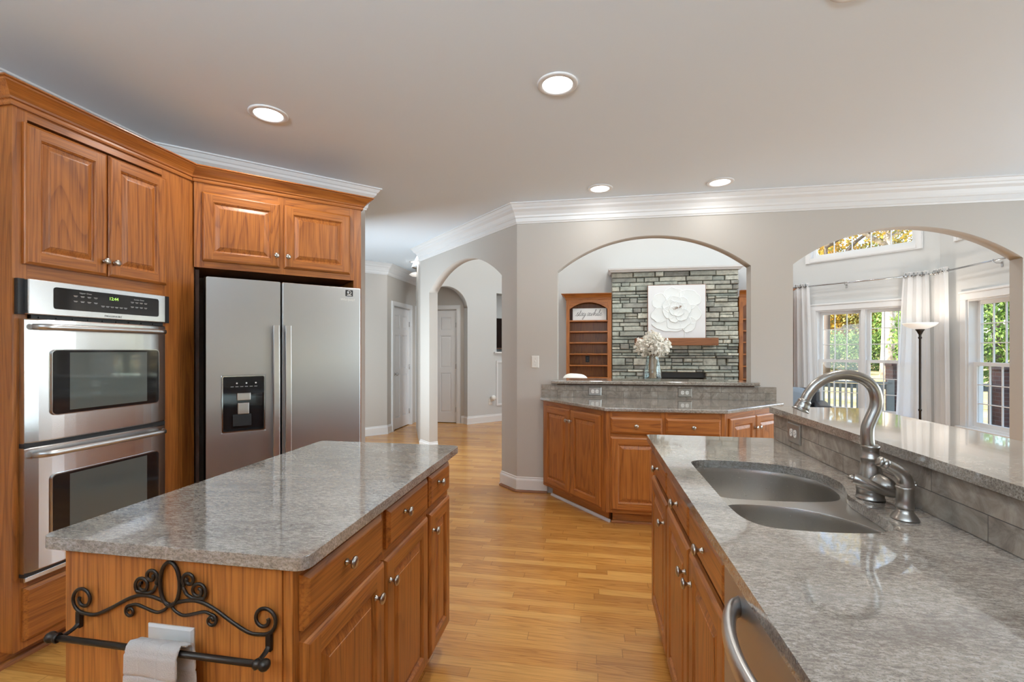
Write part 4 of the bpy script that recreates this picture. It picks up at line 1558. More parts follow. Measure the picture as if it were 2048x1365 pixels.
face_frame(mb, 0, LS, 0.10, 0.885, [(0, 0.010), (0.395, 0.42), (LS - 0.010, LS)], [(0.10, 0.14), (0.745, 0.785), (0.865, 0.885)])
mb.box(0, LS, 0.019, 0.030, 0.10, 0.884)
mb.box(0, LS, 0.030, 0.575, 0.10, 0.12)
mb.build('body', OAK(), ps, merge=False)
MB().box(0.0, LS, 0.075, 0.57, 0, 0.10).build('toe_kick', M['oak_h'], ps)
drawer_front(ps, 0.006, 0.401, 0.770, 0.877, 0.240, 0.826)
drawer_front(ps, 0.412, 0.790, 0.770, 0.877, 0.602, 0.822)
raised_door(ps, 0.006, 0.401, 0.120, 0.742, 0.375, 0.656)
raised_door(ps, 0.412, 0.790, 0.120, 0.742, 0.456, 0.658)

dw = thing('dishwasher', 'stainless dishwasher with bowed handle under the sink counter', 'dishwasher', (PX0, 1.090, 0), -90)
MB().box(0.003, 0.597, 0.0, 0.56, 0.10, 0.880).build('tub', M['dark_grey'], dw)
MB().box(0.004, 0.596, -0.022, -0.001, 0.105, 0.882).build('front_panel', M['steel_warm'], dw, bevel=0.004)
MB().box(0.004, 0.596, 0.06, 0.09, 0.0, 0.10).build('toe_kick', M['black'], dw)
hp = []
for k in range(29):
    t_ = k / 28
    e = min(t_, 1 - t_)
    hp.append((0.105 + 0.40 * t_, -0.018 - 0.060 * math.sin(PI * t_) ** 0.55, 0.842))
MB().tube(hp, [(0.0205, 0.0125)] * 29, 16, flat=(0, 0, 1)).build('handle', M['handle'], dw)
fx = thing('base_cabinet', 'oak cabinet past the dishwasher at the near end of the sink counter', 'cabinet', (PX0, 0.488, 0), -90)
mb = MB()
face_frame(mb, 0, 1.05, 0.10, 0.885, [(0, 0.04), (0.5, 0.55), (1.01, 1.05)], [(0.10, 0.14), (0.745, 0.785), (0.865, 0.885)])
mb.box(0, 1.05, 0.019, 0.575, 0.10, 0.884)
mb.build('body', OAK(), fx, merge=False)
raised_door(fx, 0.02, 0.52, 0.12, 0.742, 0.49, 0.65)
raised_door(fx, 0.53, 1.03, 0.12, 0.742, 0.56, 0.65)

cut = spline([(0.389, 1.46), (0.390, 1.66), (0.391, 1.85), (0.399, 1.905), (0.437, 1.934), (0.50, 1.943), (0.60, 1.938), (0.696, 1.913), (0.77, 1.866), (0.812, 1.80), (0.827, 1.735), (0.822, 1.668),
              (0.800, 1.605), (0.779, 1.545), (0.771, 1.48), (0.769, 1.40), (0.762, 1.33), (0.745, 1.275), (0.715, 1.250), (0.674, 1.233), (0.576, 1.222), (0.479, 1.226), (0.43, 1.242), (0.400, 1.288), (0.390, 1.36)], 4, True)
cut2 = [(p[0], p[1]) for p in [tuple(q) for q in spline([(x, y, 0) for x, y in [(0.389, 1.46), (0.390, 1.66), (0.391, 1.85), (0.399, 1.905), (0.437, 1.934), (0.50, 1.943), (0.60, 1.938), (0.696, 1.913), (0.77, 1.866), (0.812, 1.80), (0.827, 1.735), (0.822, 1.668), (0.800, 1.605), (0.779, 1.545), (0.771, 1.48), (0.769, 1.40), (0.762, 1.33), (0.745, 1.275), (0.715, 1.250), (0.674, 1.233), (0.576, 1.222), (0.479, 1.226), (0.43, 1.242), (0.400, 1.288), (0.390, 1.36)]], 4, True)]]
counter('sink_countertop', 'grey granite countertop with the undermount sink cut out', [[(0.292, -0.60), (0.9045, -0.60), (0.9045, 2.478), (0.310, 2.478), (0.292, 2.460)], cut2], 0.885, 0.915, 'granite', 0.006)
t = MB().box(0.905, 0.917, -0.60, 2.462, 0.9155, 1.0435).build('backsplash', M['tile_bar'])
tag(t, 'brown slate tile strip under the raised bar behind the faucet', 'backsplash')
MBar = slab([rr(0.889, 1.332, -0.62, 2.485, 0.012)], 1.044, 1.074).build('bar_top', M['granite2'], None, bevel=0.009, seg=3, angle=50)
tag(MBar, 'raised grey granite bar top behind the sink reflecting the windows', 'countertop')
outlet('pewter outlet in the bar tile strip behind the sink', (0.9043, 2.222), -90, 0.986, True, 'plate_metal', 0.124, 0.088)

# sink
sk = thing('sink', 'undermount double bowl stainless sink with curved back', 'sink', (0, 0, 0))
b1 = spline([(x, y, 0) for x, y in [(0.402, 1.62), (0.402, 1.75), (0.402, 1.87), (0.428, 1.932), (0.52, 1.953), (0.61, 1.955), (0.70, 1.935), (0.772, 1.880), (0.812, 1.79), (0.811, 1.69), (0.785, 1.605), (0.725, 1.566), (0.60, 1.549), (0.47, 1.549), (0.415, 1.566)]], 5, True)
b2 = spline([(x, y, 0) for x, y in [(0.398, 1.44), (0.425, 1.488), (0.515, 1.500), (0.615, 1.484), (0.695, 1.430), (0.742, 1.355), (0.750, 1.295), (0.722, 1.250), (0.67, 1.230), (0.576, 1.219), (0.48, 1.222), (0.425, 1.245), (0.398, 1.30), (0.396, 1.37)]], 5, True)
rim = slab([rr(0.37, 0.865, 1.195, 1.985, 0.06), [(p[0], p[1]) for p in b1], [(p[0], p[1]) for p in b2]], 0.8765, 0.8845)
rim.build('rim', M['sink'], sk)


def bowl(outl, depth, drain):
    cx = sum(p[0] for p in outl) / len(outl)
    cy = sum(p[1] for p in outl) / len(outl)
    rings = []
    for sc, dz in ((1.0, 0.0), (0.993, -0.004), (0.985, -0.02), (0.965, -0.10), (0.95, depth * -0.82), (0.93, depth * -0.93), (0.88, depth * -0.985), (0.80, -depth)):
        rings.append([(cx + (p[0] - cx) * sc, cy + (p[1] - cy) * sc, 0.8845 + dz) for p in outl])
    o = MB().loft(rings, 0, True, False, True).build('bowl', M['sink'], sk)
    dr = MB().lathe([(0.043, 0.0), (0.043, 0.002), (0.036, 0.003), (0.030, 0.0005), (0.0, 0.0004)], (drain[0], drain[1], 0.8845 - depth), (0, 0, 1), 24)
    dr.build('drain', M['chrome'], o)


bowl(b1, 0.205, (0.60, 1.75))
bowl(b2, 0.165, (0.56, 1.36))

# faucet
FX, FY, FZ = 0.826, 1.522, 0.9155
fa = thing('faucet', 'brushed nickel gooseneck faucet with side lever behind the sink', 'faucet', (FX, FY, FZ))
MB().lathe([(0.0365, 0.0), (0.0365, 0.004), (0.0345, 0.006), (0.0340, 0.026), (0.0355, 0.028), (0.0355, 0.033), (0.0335, 0.036), (0.0325, 0.055), (0.0310, 0.075), (0.0270, 0.092),
            (0.0245, 0.104), (0.0240, 0.116), (0.0260, 0.119), (0.0260, 0.124), (0.0225, 0.128), (0.0215, 0.140), (0.0215, 0.150), (0.0235, 0.152), (0.0235, 0.158), (0.0200, 0.161), (0.0, 0.161)],
           (0, 0, 0), (0, 0, 1), 32).build('base', M['nickel'], fa)
neck = spline([(-0.006, 0, 0.158), (-0.008, 0, 0.19), (-0.006, 0, 0.215), (0.004, 0, 0.243), (0.014, 0, 0.270), (0.0165, 0, 0.298), (0.009, 0, 0.328), (-0.012, 0, 0.352), (-0.043, 0, 0.366), (-0.078, 0, 0.369),
               (-0.114, 0, 0.360), (-0.146, 0, 0.340), (-0.168, 0, 0.312), (-0.179, 0, 0.288)], 6)
nn = len(neck)
MB().tube(neck, [0.0172 - 0.0030 * k / (nn - 1) for k in range(nn)], 24).build('spout', M['nickel'], fa)
d_ = Vector((-0.40, 0, -0.91)).normalized()
MB().lathe([(0.0150, -0.004), (0.0180, 0.0), (0.0185, 0.004), (0.0175, 0.007), (0.0195, 0.014), (0.0212, 0.024), (0.0200, 0.027), (0.0235, 0.029), (0.0235, 0.032), (0.017, 0.033), (0.0, 0.030)],
           (-0.179, 0, 0.288), d_, 28).build('spout_tip', M['nickel'], fa)
hd = Vector((0.34, -0.92, -0.16)).normalized()
MB().lathe([(0.028, 0.0), (0.0275, 0.016), (0.0285, 0.018), (0.0285, 0.022), (0.0270, 0.024), (0.0265, 0.038), (0.0230, 0.050), (0.0160, 0.059), (0.007, 0.064), (0, 0.065)], Vector((0.0, 0, 0.058)) + hd * 0.008, hd, 28).build('valve_cap', M['nickel'], fa)
lv = spline([(0.042, -0.060, 0.040), (0.030, -0.066, 0.036), (0.005, -0.068, 0.040), (-0.020, -0.066, 0.050), (-0.045, -0.062, 0.061), (-0.064, -0.058, 0.069), (-0.075, -0.056, 0.072)], 5)
nl = len(lv)
MB().tube(lv, [(0.0055 + 0.012 * max(0, math.sin(PI * min(1, 0.12 + 0.62 * k / nl))) * (1 - 0.35 * math.sin(PI * k / nl)), 0.0055 + 0.0115 * math.sin(PI * min(1, 0.10 + 0.8 * k / nl))) for k in range(nl)], 16).lathe([(0.0085, -0.001), (0.0095, 0.004), (0.006, 0.010), (0, 0.012)], lv[-1], Vector(lv[-1]) - Vector(lv[-3]), 14).build('lever', M['nickel'], fa, merge=False)

# side spray
sp_ = thing('side_sprayer', 'brushed nickel side sprayer to the right of the faucet', 'sprayer', (0.815, 1.352, 0.9155))
MB().lathe([(0.031, 0.0), (0.030, 0.003), (0.026, 0.010), (0.021, 0.016), (0.0185, 0.020), (0.0175, 0.028), (0.0, 0.028)], (0, 0, 0), (0, 0, 1), 28).build('base', M['nickel'], sp_)
MB().lathe([(0.0175, 0.028), (0.0200, 0.030), (0.0200, 0.034), (0.0190, 0.036), (0.0190, 0.078), (0.0205, 0.080), (0.0205, 0.084), (0.0188, 0.086), (0.0, 0.087)], (0, 0, 0), (0, 0, 1), 28).build('holder', M['nickel'], sp_)
hs = spline([(0.002, 0, 0.084), (0.002, 0, 0.096), (-0.004, 0, 0.112), (-0.018, 0, 0.126), (-0.034, 0, 0.136), (-0.044, 0, 0.141)], 5)
MB().tube(hs, [0.0182 - 0.0055 * k / (len(hs) - 1) for k in range(len(hs))], 22).build('spray_head', M['nickel'], sp_)
dv = Vector((-0.88, 0, 0.46)).normalized()
MB().lathe([(0.0125, -0.002), (0.0140, 0.0), (0.0140, 0.008), (0.0118, 0.009), (0.0118, 0.011), (0.0135, 0.013), (0.0135, 0.019), (0.010, 0.022), (0, 0.022)], (-0.044, 0, 0.141), dv, 22).build('nozzle', M['nickel'], sp_)
MB().tube(spline([(0.019, 0, 0.098), (0.026, 0, 0.094), (0.0215, 0, 0.088)], 4), [(0.004, 0.006)] * 9, 10).build('trigger', M['nickel'], sp_)

# ------------------------------------------------------------------ vase and flowers on the ledge
VX, VY, VZ = 0.578, 4.42, 1.0725
va = thing('vase', 'clear glass vase on the pass-through ledge', 'vase', (VX, VY, VZ))
MB().lathe([(0.0, 0.0), (0.068, 0.0), (0.078, 0.010), (0.081, 0.03), (0.079, 0.08), (0.070, 0.14), (0.060, 0.19), (0.054, 0.225), (0.055, 0.235), (0.050, 0.235), (0.050, 0.225), (0.056, 0.19), (0.066, 0.14), (0.074, 0.08), (0.075, 0.03), (0.070, 0.018), (0.0, 0.018)],
           (0, 0, 0), (0, 0, 1), 40, caps=False).build('vase_body', M['vase'], va)
bq = thing('bouquet', 'bouquet of ivory ruffled flowers in the glass vase', 'flowers', (VX, VY, VZ))
st_ = MB()
for k in range(7):
    a = 2 * PI * k / 7
    st_.tube(spline([(0.030 * math.cos(a + 1.6), 0.030 * math.sin(a + 1.6), 0.022), (0.012 * math.cos(a), 0.012 * math.sin(a), 0.12), (0.022 * math.cos(a - .5), 0.022 * math.sin(a - .5), 0.21), (0.05 * math.cos(a), 0.05 * math.sin(a), 0.29)], 5), 0.006, 7)
st_.loft([[(0.030 * (1 + .25 * z) * math.cos(2 * PI * k / 14 + z * 3) * (1 + .15 * math.sin(5 * k)), 0.030 * math.sin(2 * PI * k / 14 + z * 3), 0.022 + z * 0.22) for k in range(14)] for z in (0, .25, .5, .75, 1)], 0, True, True, True)
st_.build('wrapped_stems', M['wrap'], bq, merge=False)
rnd = random.Random(3)
for h in range(5):
    a = 2 * PI * h / 4 + 0.4
    c0 = Vector((0.082 * math.cos(a), 0.070 * math.sin(a), 0.315)) if h < 4 else Vector((0.0, -0.02, 0.37))
    pm = MB()
    for k in range(300):
        d = Vector((rnd.gauss(0, 1), rnd.gauss(0, 1), rnd.gauss(0.15, 0.9))).normalized()
        r = rnd.uniform(0.050, 0.088)
        p = c0 + d * r
        s_ = rnd.uniform(0.010, 0.019)
        t1 = d.orthogonal().normalized()
        t1 = (t1 * math.cos(k) + d.cross(t1) * math.sin(k)).normalized()
        t2 = d.cross(t1)
        n1 = (d * 0.75 + t1 * 0.6).normalized()
        v = [p - t2 * s_ * 0.35, p + t2 * s_ * 0.35, p + n1 * s_ + t2 * s_ * 0.75 + t1 * .003, p + n1 * s_ * 1.4 + t1 * 0.009, p + n1 * s_ - t2 * s_ * 0.75 + t1 * .003]
        pm.add(v, [(0, 1, 2, 3, 4)])
    pm.lathe([(0.0, -0.055), (0.035, -0.045), (0.055, 0.0), (0.035, 0.045), (0.0, 0.055)], c0, (0, 0, 1), 12)
    pm.build('flower_head', M['petal'], bq, merge=False)

# unseen oak cabinets added behind the camera to cut bounced light
pc = thing('bounce_cabinet', 'unseen oak cabinets added behind the camera to cut bounced light', 'cabinet', (2.20, -2.02, 0), 180)
mb = MB()
face_frame(mb, 0, 5.1, 0.10, 1.74, [(0.85 * k, 0.85 * k + 0.05) for k in range(6)] + [(5.05, 5.1)], [(0.10, 0.15), (1.69, 1.74)])
mb.box(0, 5.1, 0.019, 0.575, 0.10, 1.74)
mb.build('body', OAK(), pc, merge=False)
MB().box(0, 5.1, 0.07, 0.57, 0, 0.10).build('toe_kick', M['oak_h'], pc)
for k in range(6):
    raised_door(pc, 0.85 * k + 0.03, 0.85 * k + 0.43, 0.13, 1.71, 0.85 * k + 0.40, 0.95)
    raised_door(pc, 0.85 * k + 0.44, 0.85 * k + 0.84, 0.13, 1.71, 0.85 * k + 0.47, 0.95)


# ------------------------------------------------------------------ ceiling lamps
def can_light(label, x, y, z=H, power=12):
    t = thing('recessed_light', label, 'ceiling light', (x, y, z), 0, 'recessed ceiling lights')
    MB().lathe([(0.106, 0.0), (0.106, -0.004), (0.100, -0.007), (0.080, -0.0075), (0.077, -0.0025), (0.077, 0.0)], (0, 0, -0.0005), (0, 0, 1), 40, caps=False).build('trim_ring', M['white'], t)
    MB().lathe([(0.0, -0.0025), (0.0775, -0.0025), (0.0775, -0.0015), (0.0, -0.0015)], (0, 0, -0.0005), (0, 0, 1), 40, caps=False).build('lens', M['lens'], t)
    area('lamp', (0, 0, -0.012), (0, 0, -1), 0.15, 0.15, power, (1.0, 0.97, 0.92), 'DISK', t)
    return t


can_light('recessed ceiling light above the end of the island aisle, largest in view', -0.167, 2.375)
can_light('recessed ceiling light in front of the refrigerator cabinets', -1.860, 2.390, power=7)
can_light('recessed ceiling light near the back wall, left of the pair', 0.085, 3.973, power=1.8)
can_light('recessed ceiling light near the back wall, right of the pair', 1.058, 3.990, power=1.8)
can_light('recessed ceiling light in the hall beyond the angled arch', -2.699, 6.803, power=2.5)
can_light('recessed ceiling light over the sink, cut by the top of the photo', 1.00, 1.90)
for k, (x, y) in enumerate(((0.6, 5.6), (2.8, 5.6), (0.8, 7.2), (2.6, 7.2), (-0.8, 6.6))):  # unseen ceiling lamps, added to brighten the living room
    can_light('unseen recessed light added to brighten the tall living room', x, y, HL, 25)

hf = thing('ceiling_fixture', 'small semi-flush ceiling fixture in the hall by the doors', 'ceiling light', (-2.871, 7.258, H))
MB().lathe([(0.075, 0.0), (0.075, -0.010), (0.050, -0.022), (0.0, -0.022)], (0, 0, 0), (0, 0, 1), 28).build('canopy', M['nickel'], hf)
MB().tube([(0, 0, -0.02), (0, 0, -0.085)], 0.010, 10).build('stem', M['nickel'], hf)
MB().lathe([(0.016, -0.080), (0.030, -0.085), (0.080, -0.098), (0.120, -0.125), (0.118, -0.128), (0.080, -0.150), (0.0, -0.165)], (0, 0, 0), (0, 0, 1), 28, caps=False).build('glass_bowl', M['lamp_glass'], hf)

# ------------------------------------------------------------------ hall details
TP = lambda u, k=0.0: (F0[0] + r2 * u + r2 * k, F0[1] + r2 * u - r2 * k)
outlet('white wall outlet low on the living room wall seen through the arch', TP(ub + 0.49, 0.001), 45, 0.385, True, 'plate', 0.078, 0.118)
af = thing('air_freshener', 'white plug-in air freshener on the wall beyond the arch', 'air freshener', (*TP(ub + 0.505, 0.001), 0.43), 45)
MB().lathe([(0.030, 0.0), (0.045, 0.020), (0.052, 0.045), (0.045, 0.068), (0.020, 0.080), (0, 0.082)], (0.015, -0.010, 0.02), (0.2, -1, 0.1), 20).build('shell', M['plate'], af)
MB().box(-0.020, 0.022, -0.03, 0.0, -0.03, 0.03).build('plug', M['plate'], af, bevel=0.005)
tv = thing('television', 'black television in the wall niche seen through the arch', 'television', (*TP(ub + 1.04, -0.10), 1.345), 45)
MB().box(-0.39, 0.39, -0.03, 0.02, 0.03, 0.62).build('screen', M['black_gloss'], tv, bevel=0.004)
MB().box(-0.39, 0.39, -0.034, -0.03, 0.03, 0.05).box(-0.15, 0.15, -0.06, 0.04, -0.0225, 0.0).box(-0.03, 0.03, -0.01, 0.01, 0.0, 0.03).build('stand', M['chrome'], tv, merge=False)
NB = TP(ub + 0.60, -0.14)
nb = MB()
for a, b, c, d, e, f in ((0.0, 0.88, 0.16, 0.18, 1.30, 2.46), (0.0, 0.88, 0, 0.16, 2.433, 2.453), (0.0, 0.88, 0, 0.16, 1.302, 1.322), (0.01, 0.03, 0, 0.16, 1.30, 2.45), (0.85, 0.87, 0, 0.16, 1.30, 2.45)):
    nb.box(a, b, c, d, e, f)
no = nb.build('wall_niche', M['wall_living'], merge=False)
no.location = (*TP(ub + 0.60, -0.132), 0)
no.rotation_euler = (0, 0, R(45))
tag(no, kind='structure')
ns = MB()
ns.box(-0.03, 0.90, -0.045, 0.0, 1.295, 1.320)
ns_ = ns.build('trim_niche', M['white'])
ns_.location = (*TP(ub + 0.60, 0.0), 0)
ns_.rotation_euler = (0, 0, R(45))
tag(ns_, kind='structure')
wp = MB()
for a, b, c, d in ((0, 0.035, 0.30, 1.15), (0.765, 0.80, 0.30, 1.15), (0.035, 0.765, 0.30, 0.335), (0.035, 0.765, 1.115, 1.15)):
    wp.box(a, b, -0.018, 0, c, d)
wpo = wp.build('trim_panel', M['white'], merge=False)
wpo.location = (*TP(ub + 0.62, 0.0), 0)
wpo.rotation_euler = (0, 0, R(45))
tag(wpo, kind='structure')

# ------------------------------------------------------------------ fireplace wall
YS = 8.10
fp = thing('fireplace', 'grey stacked stone fireplace with black firebox behind the vase', 'fireplace', (1.41, YS, 0))
rnd = random.Random(11)
SX0, SX1, SZ = 0.376 - 1.41, 2.44 - 1.41, 2.70
FBX0, FBX1, FBZ = -0.50, 0.508, 0.985
st = MB()
z = 0.0
pal = [(0.30, 0.30, 0.26), (0.235, 0.245, 0.215), (0.36, 0.355, 0.305), (0.27, 0.29, 0.255), (0.215, 0.215, 0.195), (0.40, 0.40, 0.345), (0.255, 0.275, 0.245)]
while z < SZ - 0.01:
    h = rnd.choice((0.045, 0.06, 0.07, 0.085, 0.10, 0.125))
    if z + h > SZ - 0.03:
        h = SZ - z
    x = SX0
    while x < SX1 - 0.01:
        wd = rnd.uniform(0.12, 0.44) if h < 0.09 else rnd.uniform(0.10, 0.28)
        if x + wd > SX1 - 0.07:
            wd = SX1 - x
        subs = [(z, h)]
        if h > 0.095 and rnd.random() < 0.5:
            q = rnd.uniform(0.4, 0.6)
            subs = [(z, h * q), (z + h * q, h * (1 - q))]
        for zz, hh in subs:
            a, b = x, x + wd
            if zz < FBZ - 0.02 and b > FBX0 and a < FBX1:
                pieces = []
                if a < FBX0:
                    pieces.append((a, FBX0))
                if b > FBX1:
                    pieces.append((FBX1, b))
            else:
                pieces = [(a, b)]
            for a, b in pieces:
                if b - a < 0.02:
                    continue
                y = rnd.uniform(-0.035, 0.03)
                g = 0.0045
                c = rnd.choice(pal)
                k = rnd.uniform(1.15, 1.85)
                c = tuple(q * k for q in c)
                i = rnd.uniform(0.006, 0.012)
                j = [rnd.uniform(-0.006, 0.006) for _ in range(8)]
                v = [(a + g, 0.16, zz + g), (b - g, 0.16, zz + g), (b - g, 0.16, zz + hh - g), (a + g, 0.16, zz + hh - g),
                     (a + g, y + 0.014, zz + g), (b - g, y + 0.014, zz + g), (b - g, y + 0.014, zz + hh - g), (a + g, y + 0.014, zz + hh - g),
                     (a + g + i, y + j[0], zz + g + i), (b - g - i, y + j[1], zz + g + i), (b - g - i, y + j[2], zz + hh - g - i), (a + g + i, y + j[3], zz + hh - g - i)]
                st.add(v, [(0, 1, 5, 4), (1, 2, 6, 5), (2, 3, 7, 6), (3, 0, 4, 7), (4, 5, 9, 8), (5, 6, 10, 9), (6, 7, 11, 10), (7, 4, 8, 11), (8, 9, 10, 11)], 0, False, c)
        x += wd
    z += h
st.build('stone_face', M['stone'], fp, merge=False, tint=True)
core = MB()
core.box(SX0 + 0.01, FBX0 - 0.01, 0.10, 0.348, 0.0, SZ)
core.box(FBX1 + 0.01, SX1 - 0.01, 0.10, 0.348, 0.0, SZ)
core.box(FBX0 - 0.01, FBX1 + 0.01, 0.10, 0.348, FBZ + 0.01, SZ)
core.build('chimney_core', M['dark_grey'], fp, merge=False)
MB().box(FBX0, FBX1, 0.30, 0.345, 0.0, FBZ).box(FBX0, FBX1, 0.05, 0.08, FBZ - 0.10, FBZ).build('firebox', M['black'], fp, merge=False)
MB().sweep([(0.0, SZ), (0.02, SZ), (0.035, SZ + 0.020), (0.060, SZ + 0.035), (0.065, SZ + 0.060), (0.0, SZ + 0.060)], [(SX0 - 0.0, 0.347), (SX0, -0.03), (SX1, -0.03), (SX1, 0.347)], -1).box(SX0, SX1, -0.03, 0.347, SZ + 0.002, SZ + 0.0595).build('top_moulding', M['white'], fp, merge=False)
ml = MB().box(-0.655, 0.655, -0.235, 0.0, 1.432, 1.556).build('mantel_shelf', M['mantel'], fp, bevel=0.006)

pg = thing('painting', 'square white flower painting standing on the fireplace mantel', 'painting', (1.437, YS - 0.075, 1.5562), 0)
PWD = 0.925
MB().box(-PWD / 2, PWD / 2, 0.0, 0.035, 0.0, 0.895).build('canvas', M['canvas'], pg, bevel=0.002)
MB().box(-PWD / 2 - 0.008, PWD / 2 + 0.008, 0.008, 0.040, -0.0, 0.903).build('frame_edge', M['mantel'], pg)
rl = MB()


def petal(cx, cz, rx, rz, rot, y, seed, wav=0.07):
    rr_ = random.Random(seed)
    ph = [rr_.uniform(0, 6.28) for _ in range(4)]
    N = 40
    pts = []
    for k in range(N):
        a = 2 * PI * k / N
        q = 1 + wav * math.sin(3 * a + ph[0]) + wav * 0.7 * math.sin(5 * a + ph[1]) + wav * 0.4 * math.sin(9 * a + ph[2])
        x, z_ = rx * q * math.cos(a), rz * q * math.sin(a)
        pts.append((cx + x * math.cos(rot) - z_ * math.sin(rot), cz + x * math.sin(rot) + z_ * math.cos(rot)))
    v = [(x, y + 0.006, z_) for x, z_ in pts] + [(cx + (x - cx) * 0.96, y - 0.001, cz + (z_ - cz) * 0.96) for x, z_ in pts] + [(cx + (x - cx) * 0.82, y + 0.0025, cz + (z_ - cz) * 0.82) for x, z_ in pts] + [(cx, y + 0.0045, cz)]
    rl.add(v, [(k, (k + 1) % N, N + (k + 1) % N, N + k) for k in range(N)], 0, False)
    rl.add(v, [(N + k, N + (k + 1) % N, 2 * N + (k + 1) % N, 2 * N + k) for k in range(N)] + [(2 * N + k, 2 * N + (k + 1) % N, 3 * N) for k in range(N)], 0, True)


FCX, FCZ = 0.0, 0.49
for k, (dx, dz, rx, rz, ro) in enumerate(((-0.26, 0.12, 0.13, 0.16, 0.3), (-0.05, 0.24, 0.17, 0.13, 0.0), (0.20, 0.16, 0.18, 0.17, -0.5), (0.24, -0.08, 0.15, 0.17, 0.2), (0.18, -0.25, 0.13, 0.14, 0.4),
                                          (-0.14, -0.28, 0.24, 0.10, -0.1), (-0.28, -0.10, 0.13, 0.13, 0.2), (0.02, -0.20, 0.2, 0.15, 0))):
    petal(FCX + dx, FCZ + dz, rx, rz, ro, -0.006 - 0.0012 * k, k)
for k in range(7):
    a = 2 * PI * k / 7
    petal(FCX + 0.12 * math.cos(a), FCZ + 0.11 * math.sin(a), 0.12, 0.11, a, -0.017 - 0.0012 * k, 20 + k, 0.05)
for k in range(4):
    a = 2 * PI * k / 4 + 0.6
    petal(FCX + 0.05 * math.cos(a), FCZ + 0.06 * math.sin(a), 0.075, 0.085, a, -0.027 - 0.0012 * k, 40 + k, 0.05)
rl.tube(spline([(0.13, -0.004, 0.22), (0.135, -0.004, 0.12), (0.13, -0.004, 0.01)], 5), 0.007, 8)
rl.build('flower_relief', M['relief'], pg, merge=False)
sm_ = MB()
for k in range(26):
    x = rnd.uniform(-0.07, 0.08)
    sm_.tube([(FCX + x * 0.7, -0.031, FCZ + 0.005 + 0.25 * x), (FCX + x, -0.036, FCZ + 0.02 + 0.3 * x + rnd.uniform(-0.02, 0.03))], 0.003, 5)
sm_.build('stamens', M['stamen'], pg, merge=False)


# bookcases -----------------------------------------------------------------------
def bookcase(label, x0, x1, ov, od):
    t = thing('bookcase', label, 'bookcase', ((x0 + x1) / 2, YS, 0))
    hw = (x1 - x0) / 2
    D = 0.345
    mb_ = MB()
    sL, sR = (0.06, 0.07)
    mb_.box(-hw, -hw + sL, 0, 0.02, 0, 2.25, 0)
    mb_.box(hw - sR, hw, 0, 0.02, 0, 2.25, 0)
    # arched header
    N = 20
    xa, xb = -hw + sL, hw - sR
    zs, za = 2.075, 2.195
    hwid = (xb - xa) / 2
    rise = za - zs
    Rr = (hwid ** 2 + rise ** 2) / (2 * rise)
    for k in range(N):
        a, b = xa + (xb - xa) * k / N, xa + (xb - xa) * (k + 1) / N
        f_ = lambda x: za - Rr + math.sqrt(Rr * Rr - (x - (xa + xb) / 2) ** 2)
        v = [(a, 0, f_(a)), (b, 0, f_(b)), (b, 0, 2.25), (a, 0, 2.25), (a, 0.02, f_(a)), (b, 0.02, f_(b)), (b, 0.02, 2.25), (a, 0.02, 2.25)]
        mb_.add(v, [(0, 1, 2, 3), (0, 4, 5, 1)], 1)
    mb_.box(-hw, -hw + 0.02, 0.02, D, 0, 2.25, 0)
    mb_.box(hw - 0.02, hw, 0.02, D, 0, 2.25, 0)
    mb_.box(-hw + 0.02, hw - 0.02, D - 0.015, D, 0.0, 2.25, 0)
    mb_.box(-hw + 0.02, hw - 0.02, 0.02, D - 0.015, 2.23, 2.25, 1)
    mb_.build('carcass', OAK(), t, merge=False)
    for z_ in (1.880, 1.688, 1.494, 1.295, 1.094, 0.88):
        MB().box(-hw + 0.021, hw - 0.021, 0.004, D - 0.016, z_ - 0.024, z_).build('shelf', M['oak_h'], t, bevel=0.003)
    MB().box(-hw + 0.021, hw - 0.021, 0.0, D - 0.016, 0.0, 0.55).build('lower_cabinet', M['oak_v'], t)
    oak_crown([(-hw, D), (-hw, 0), (hw, 0)] if ov == 'L' else [(-hw, 0), (hw, 0), (hw, D)], -1, 2.24, 2.345, parent=t, proj=0.085)
    return t


bookcase('oak bookcase with arched top left of the fireplace, holding the sign', -0.415, 0.370, 'L', 0)
bookcase('oak bookcase right of the fireplace, mostly hidden by the wall', 2.447, 3.20, 'R', 0)
ox = thing('electrical_outlet', 'black outlet plate on the back of the left bookcase', 'outlet', (-0.045, YS + 0.329, 1.190), 0)
MB().box(-0.036, 0.036, -0.006, 0, -0.058, 0.058).build('cover_plate', M['black'], ox, bevel=0.002)
MB().box(-0.017, 0.017, -0.009, -0.006, 0.006, 0.036).box(-0.017, 0.017, -0.009, -0.006, -0.036, -0.006).build('receptacle', M['dark_grey'], ox, bevel=0.002, merge=False)

sg = thing('sign', 'white stay awhile sign on the top shelf of the left bookcase', 'sign', (-0.010, YS + 0.085, 1.8802), 0)
SW, SH = 0.59, 0.215
MB().box(-SW / 2, SW / 2, 0.0, 0.022, 0.0, SH).build('board', M['sign'], sg, bevel=0.002)
lt_ = MB()


def stroke(pts, x0, z0, s, r=0.0030):
    q = spline([(x0 + x * s * 0.90 + z_ * s * 0.30, -0.0006, z0 + z_ * s) for x, z_ in pts], 5)
    lt_.tube(q, [(0.0012, r)] * len(q), 6, flat=(0, 1, 0))


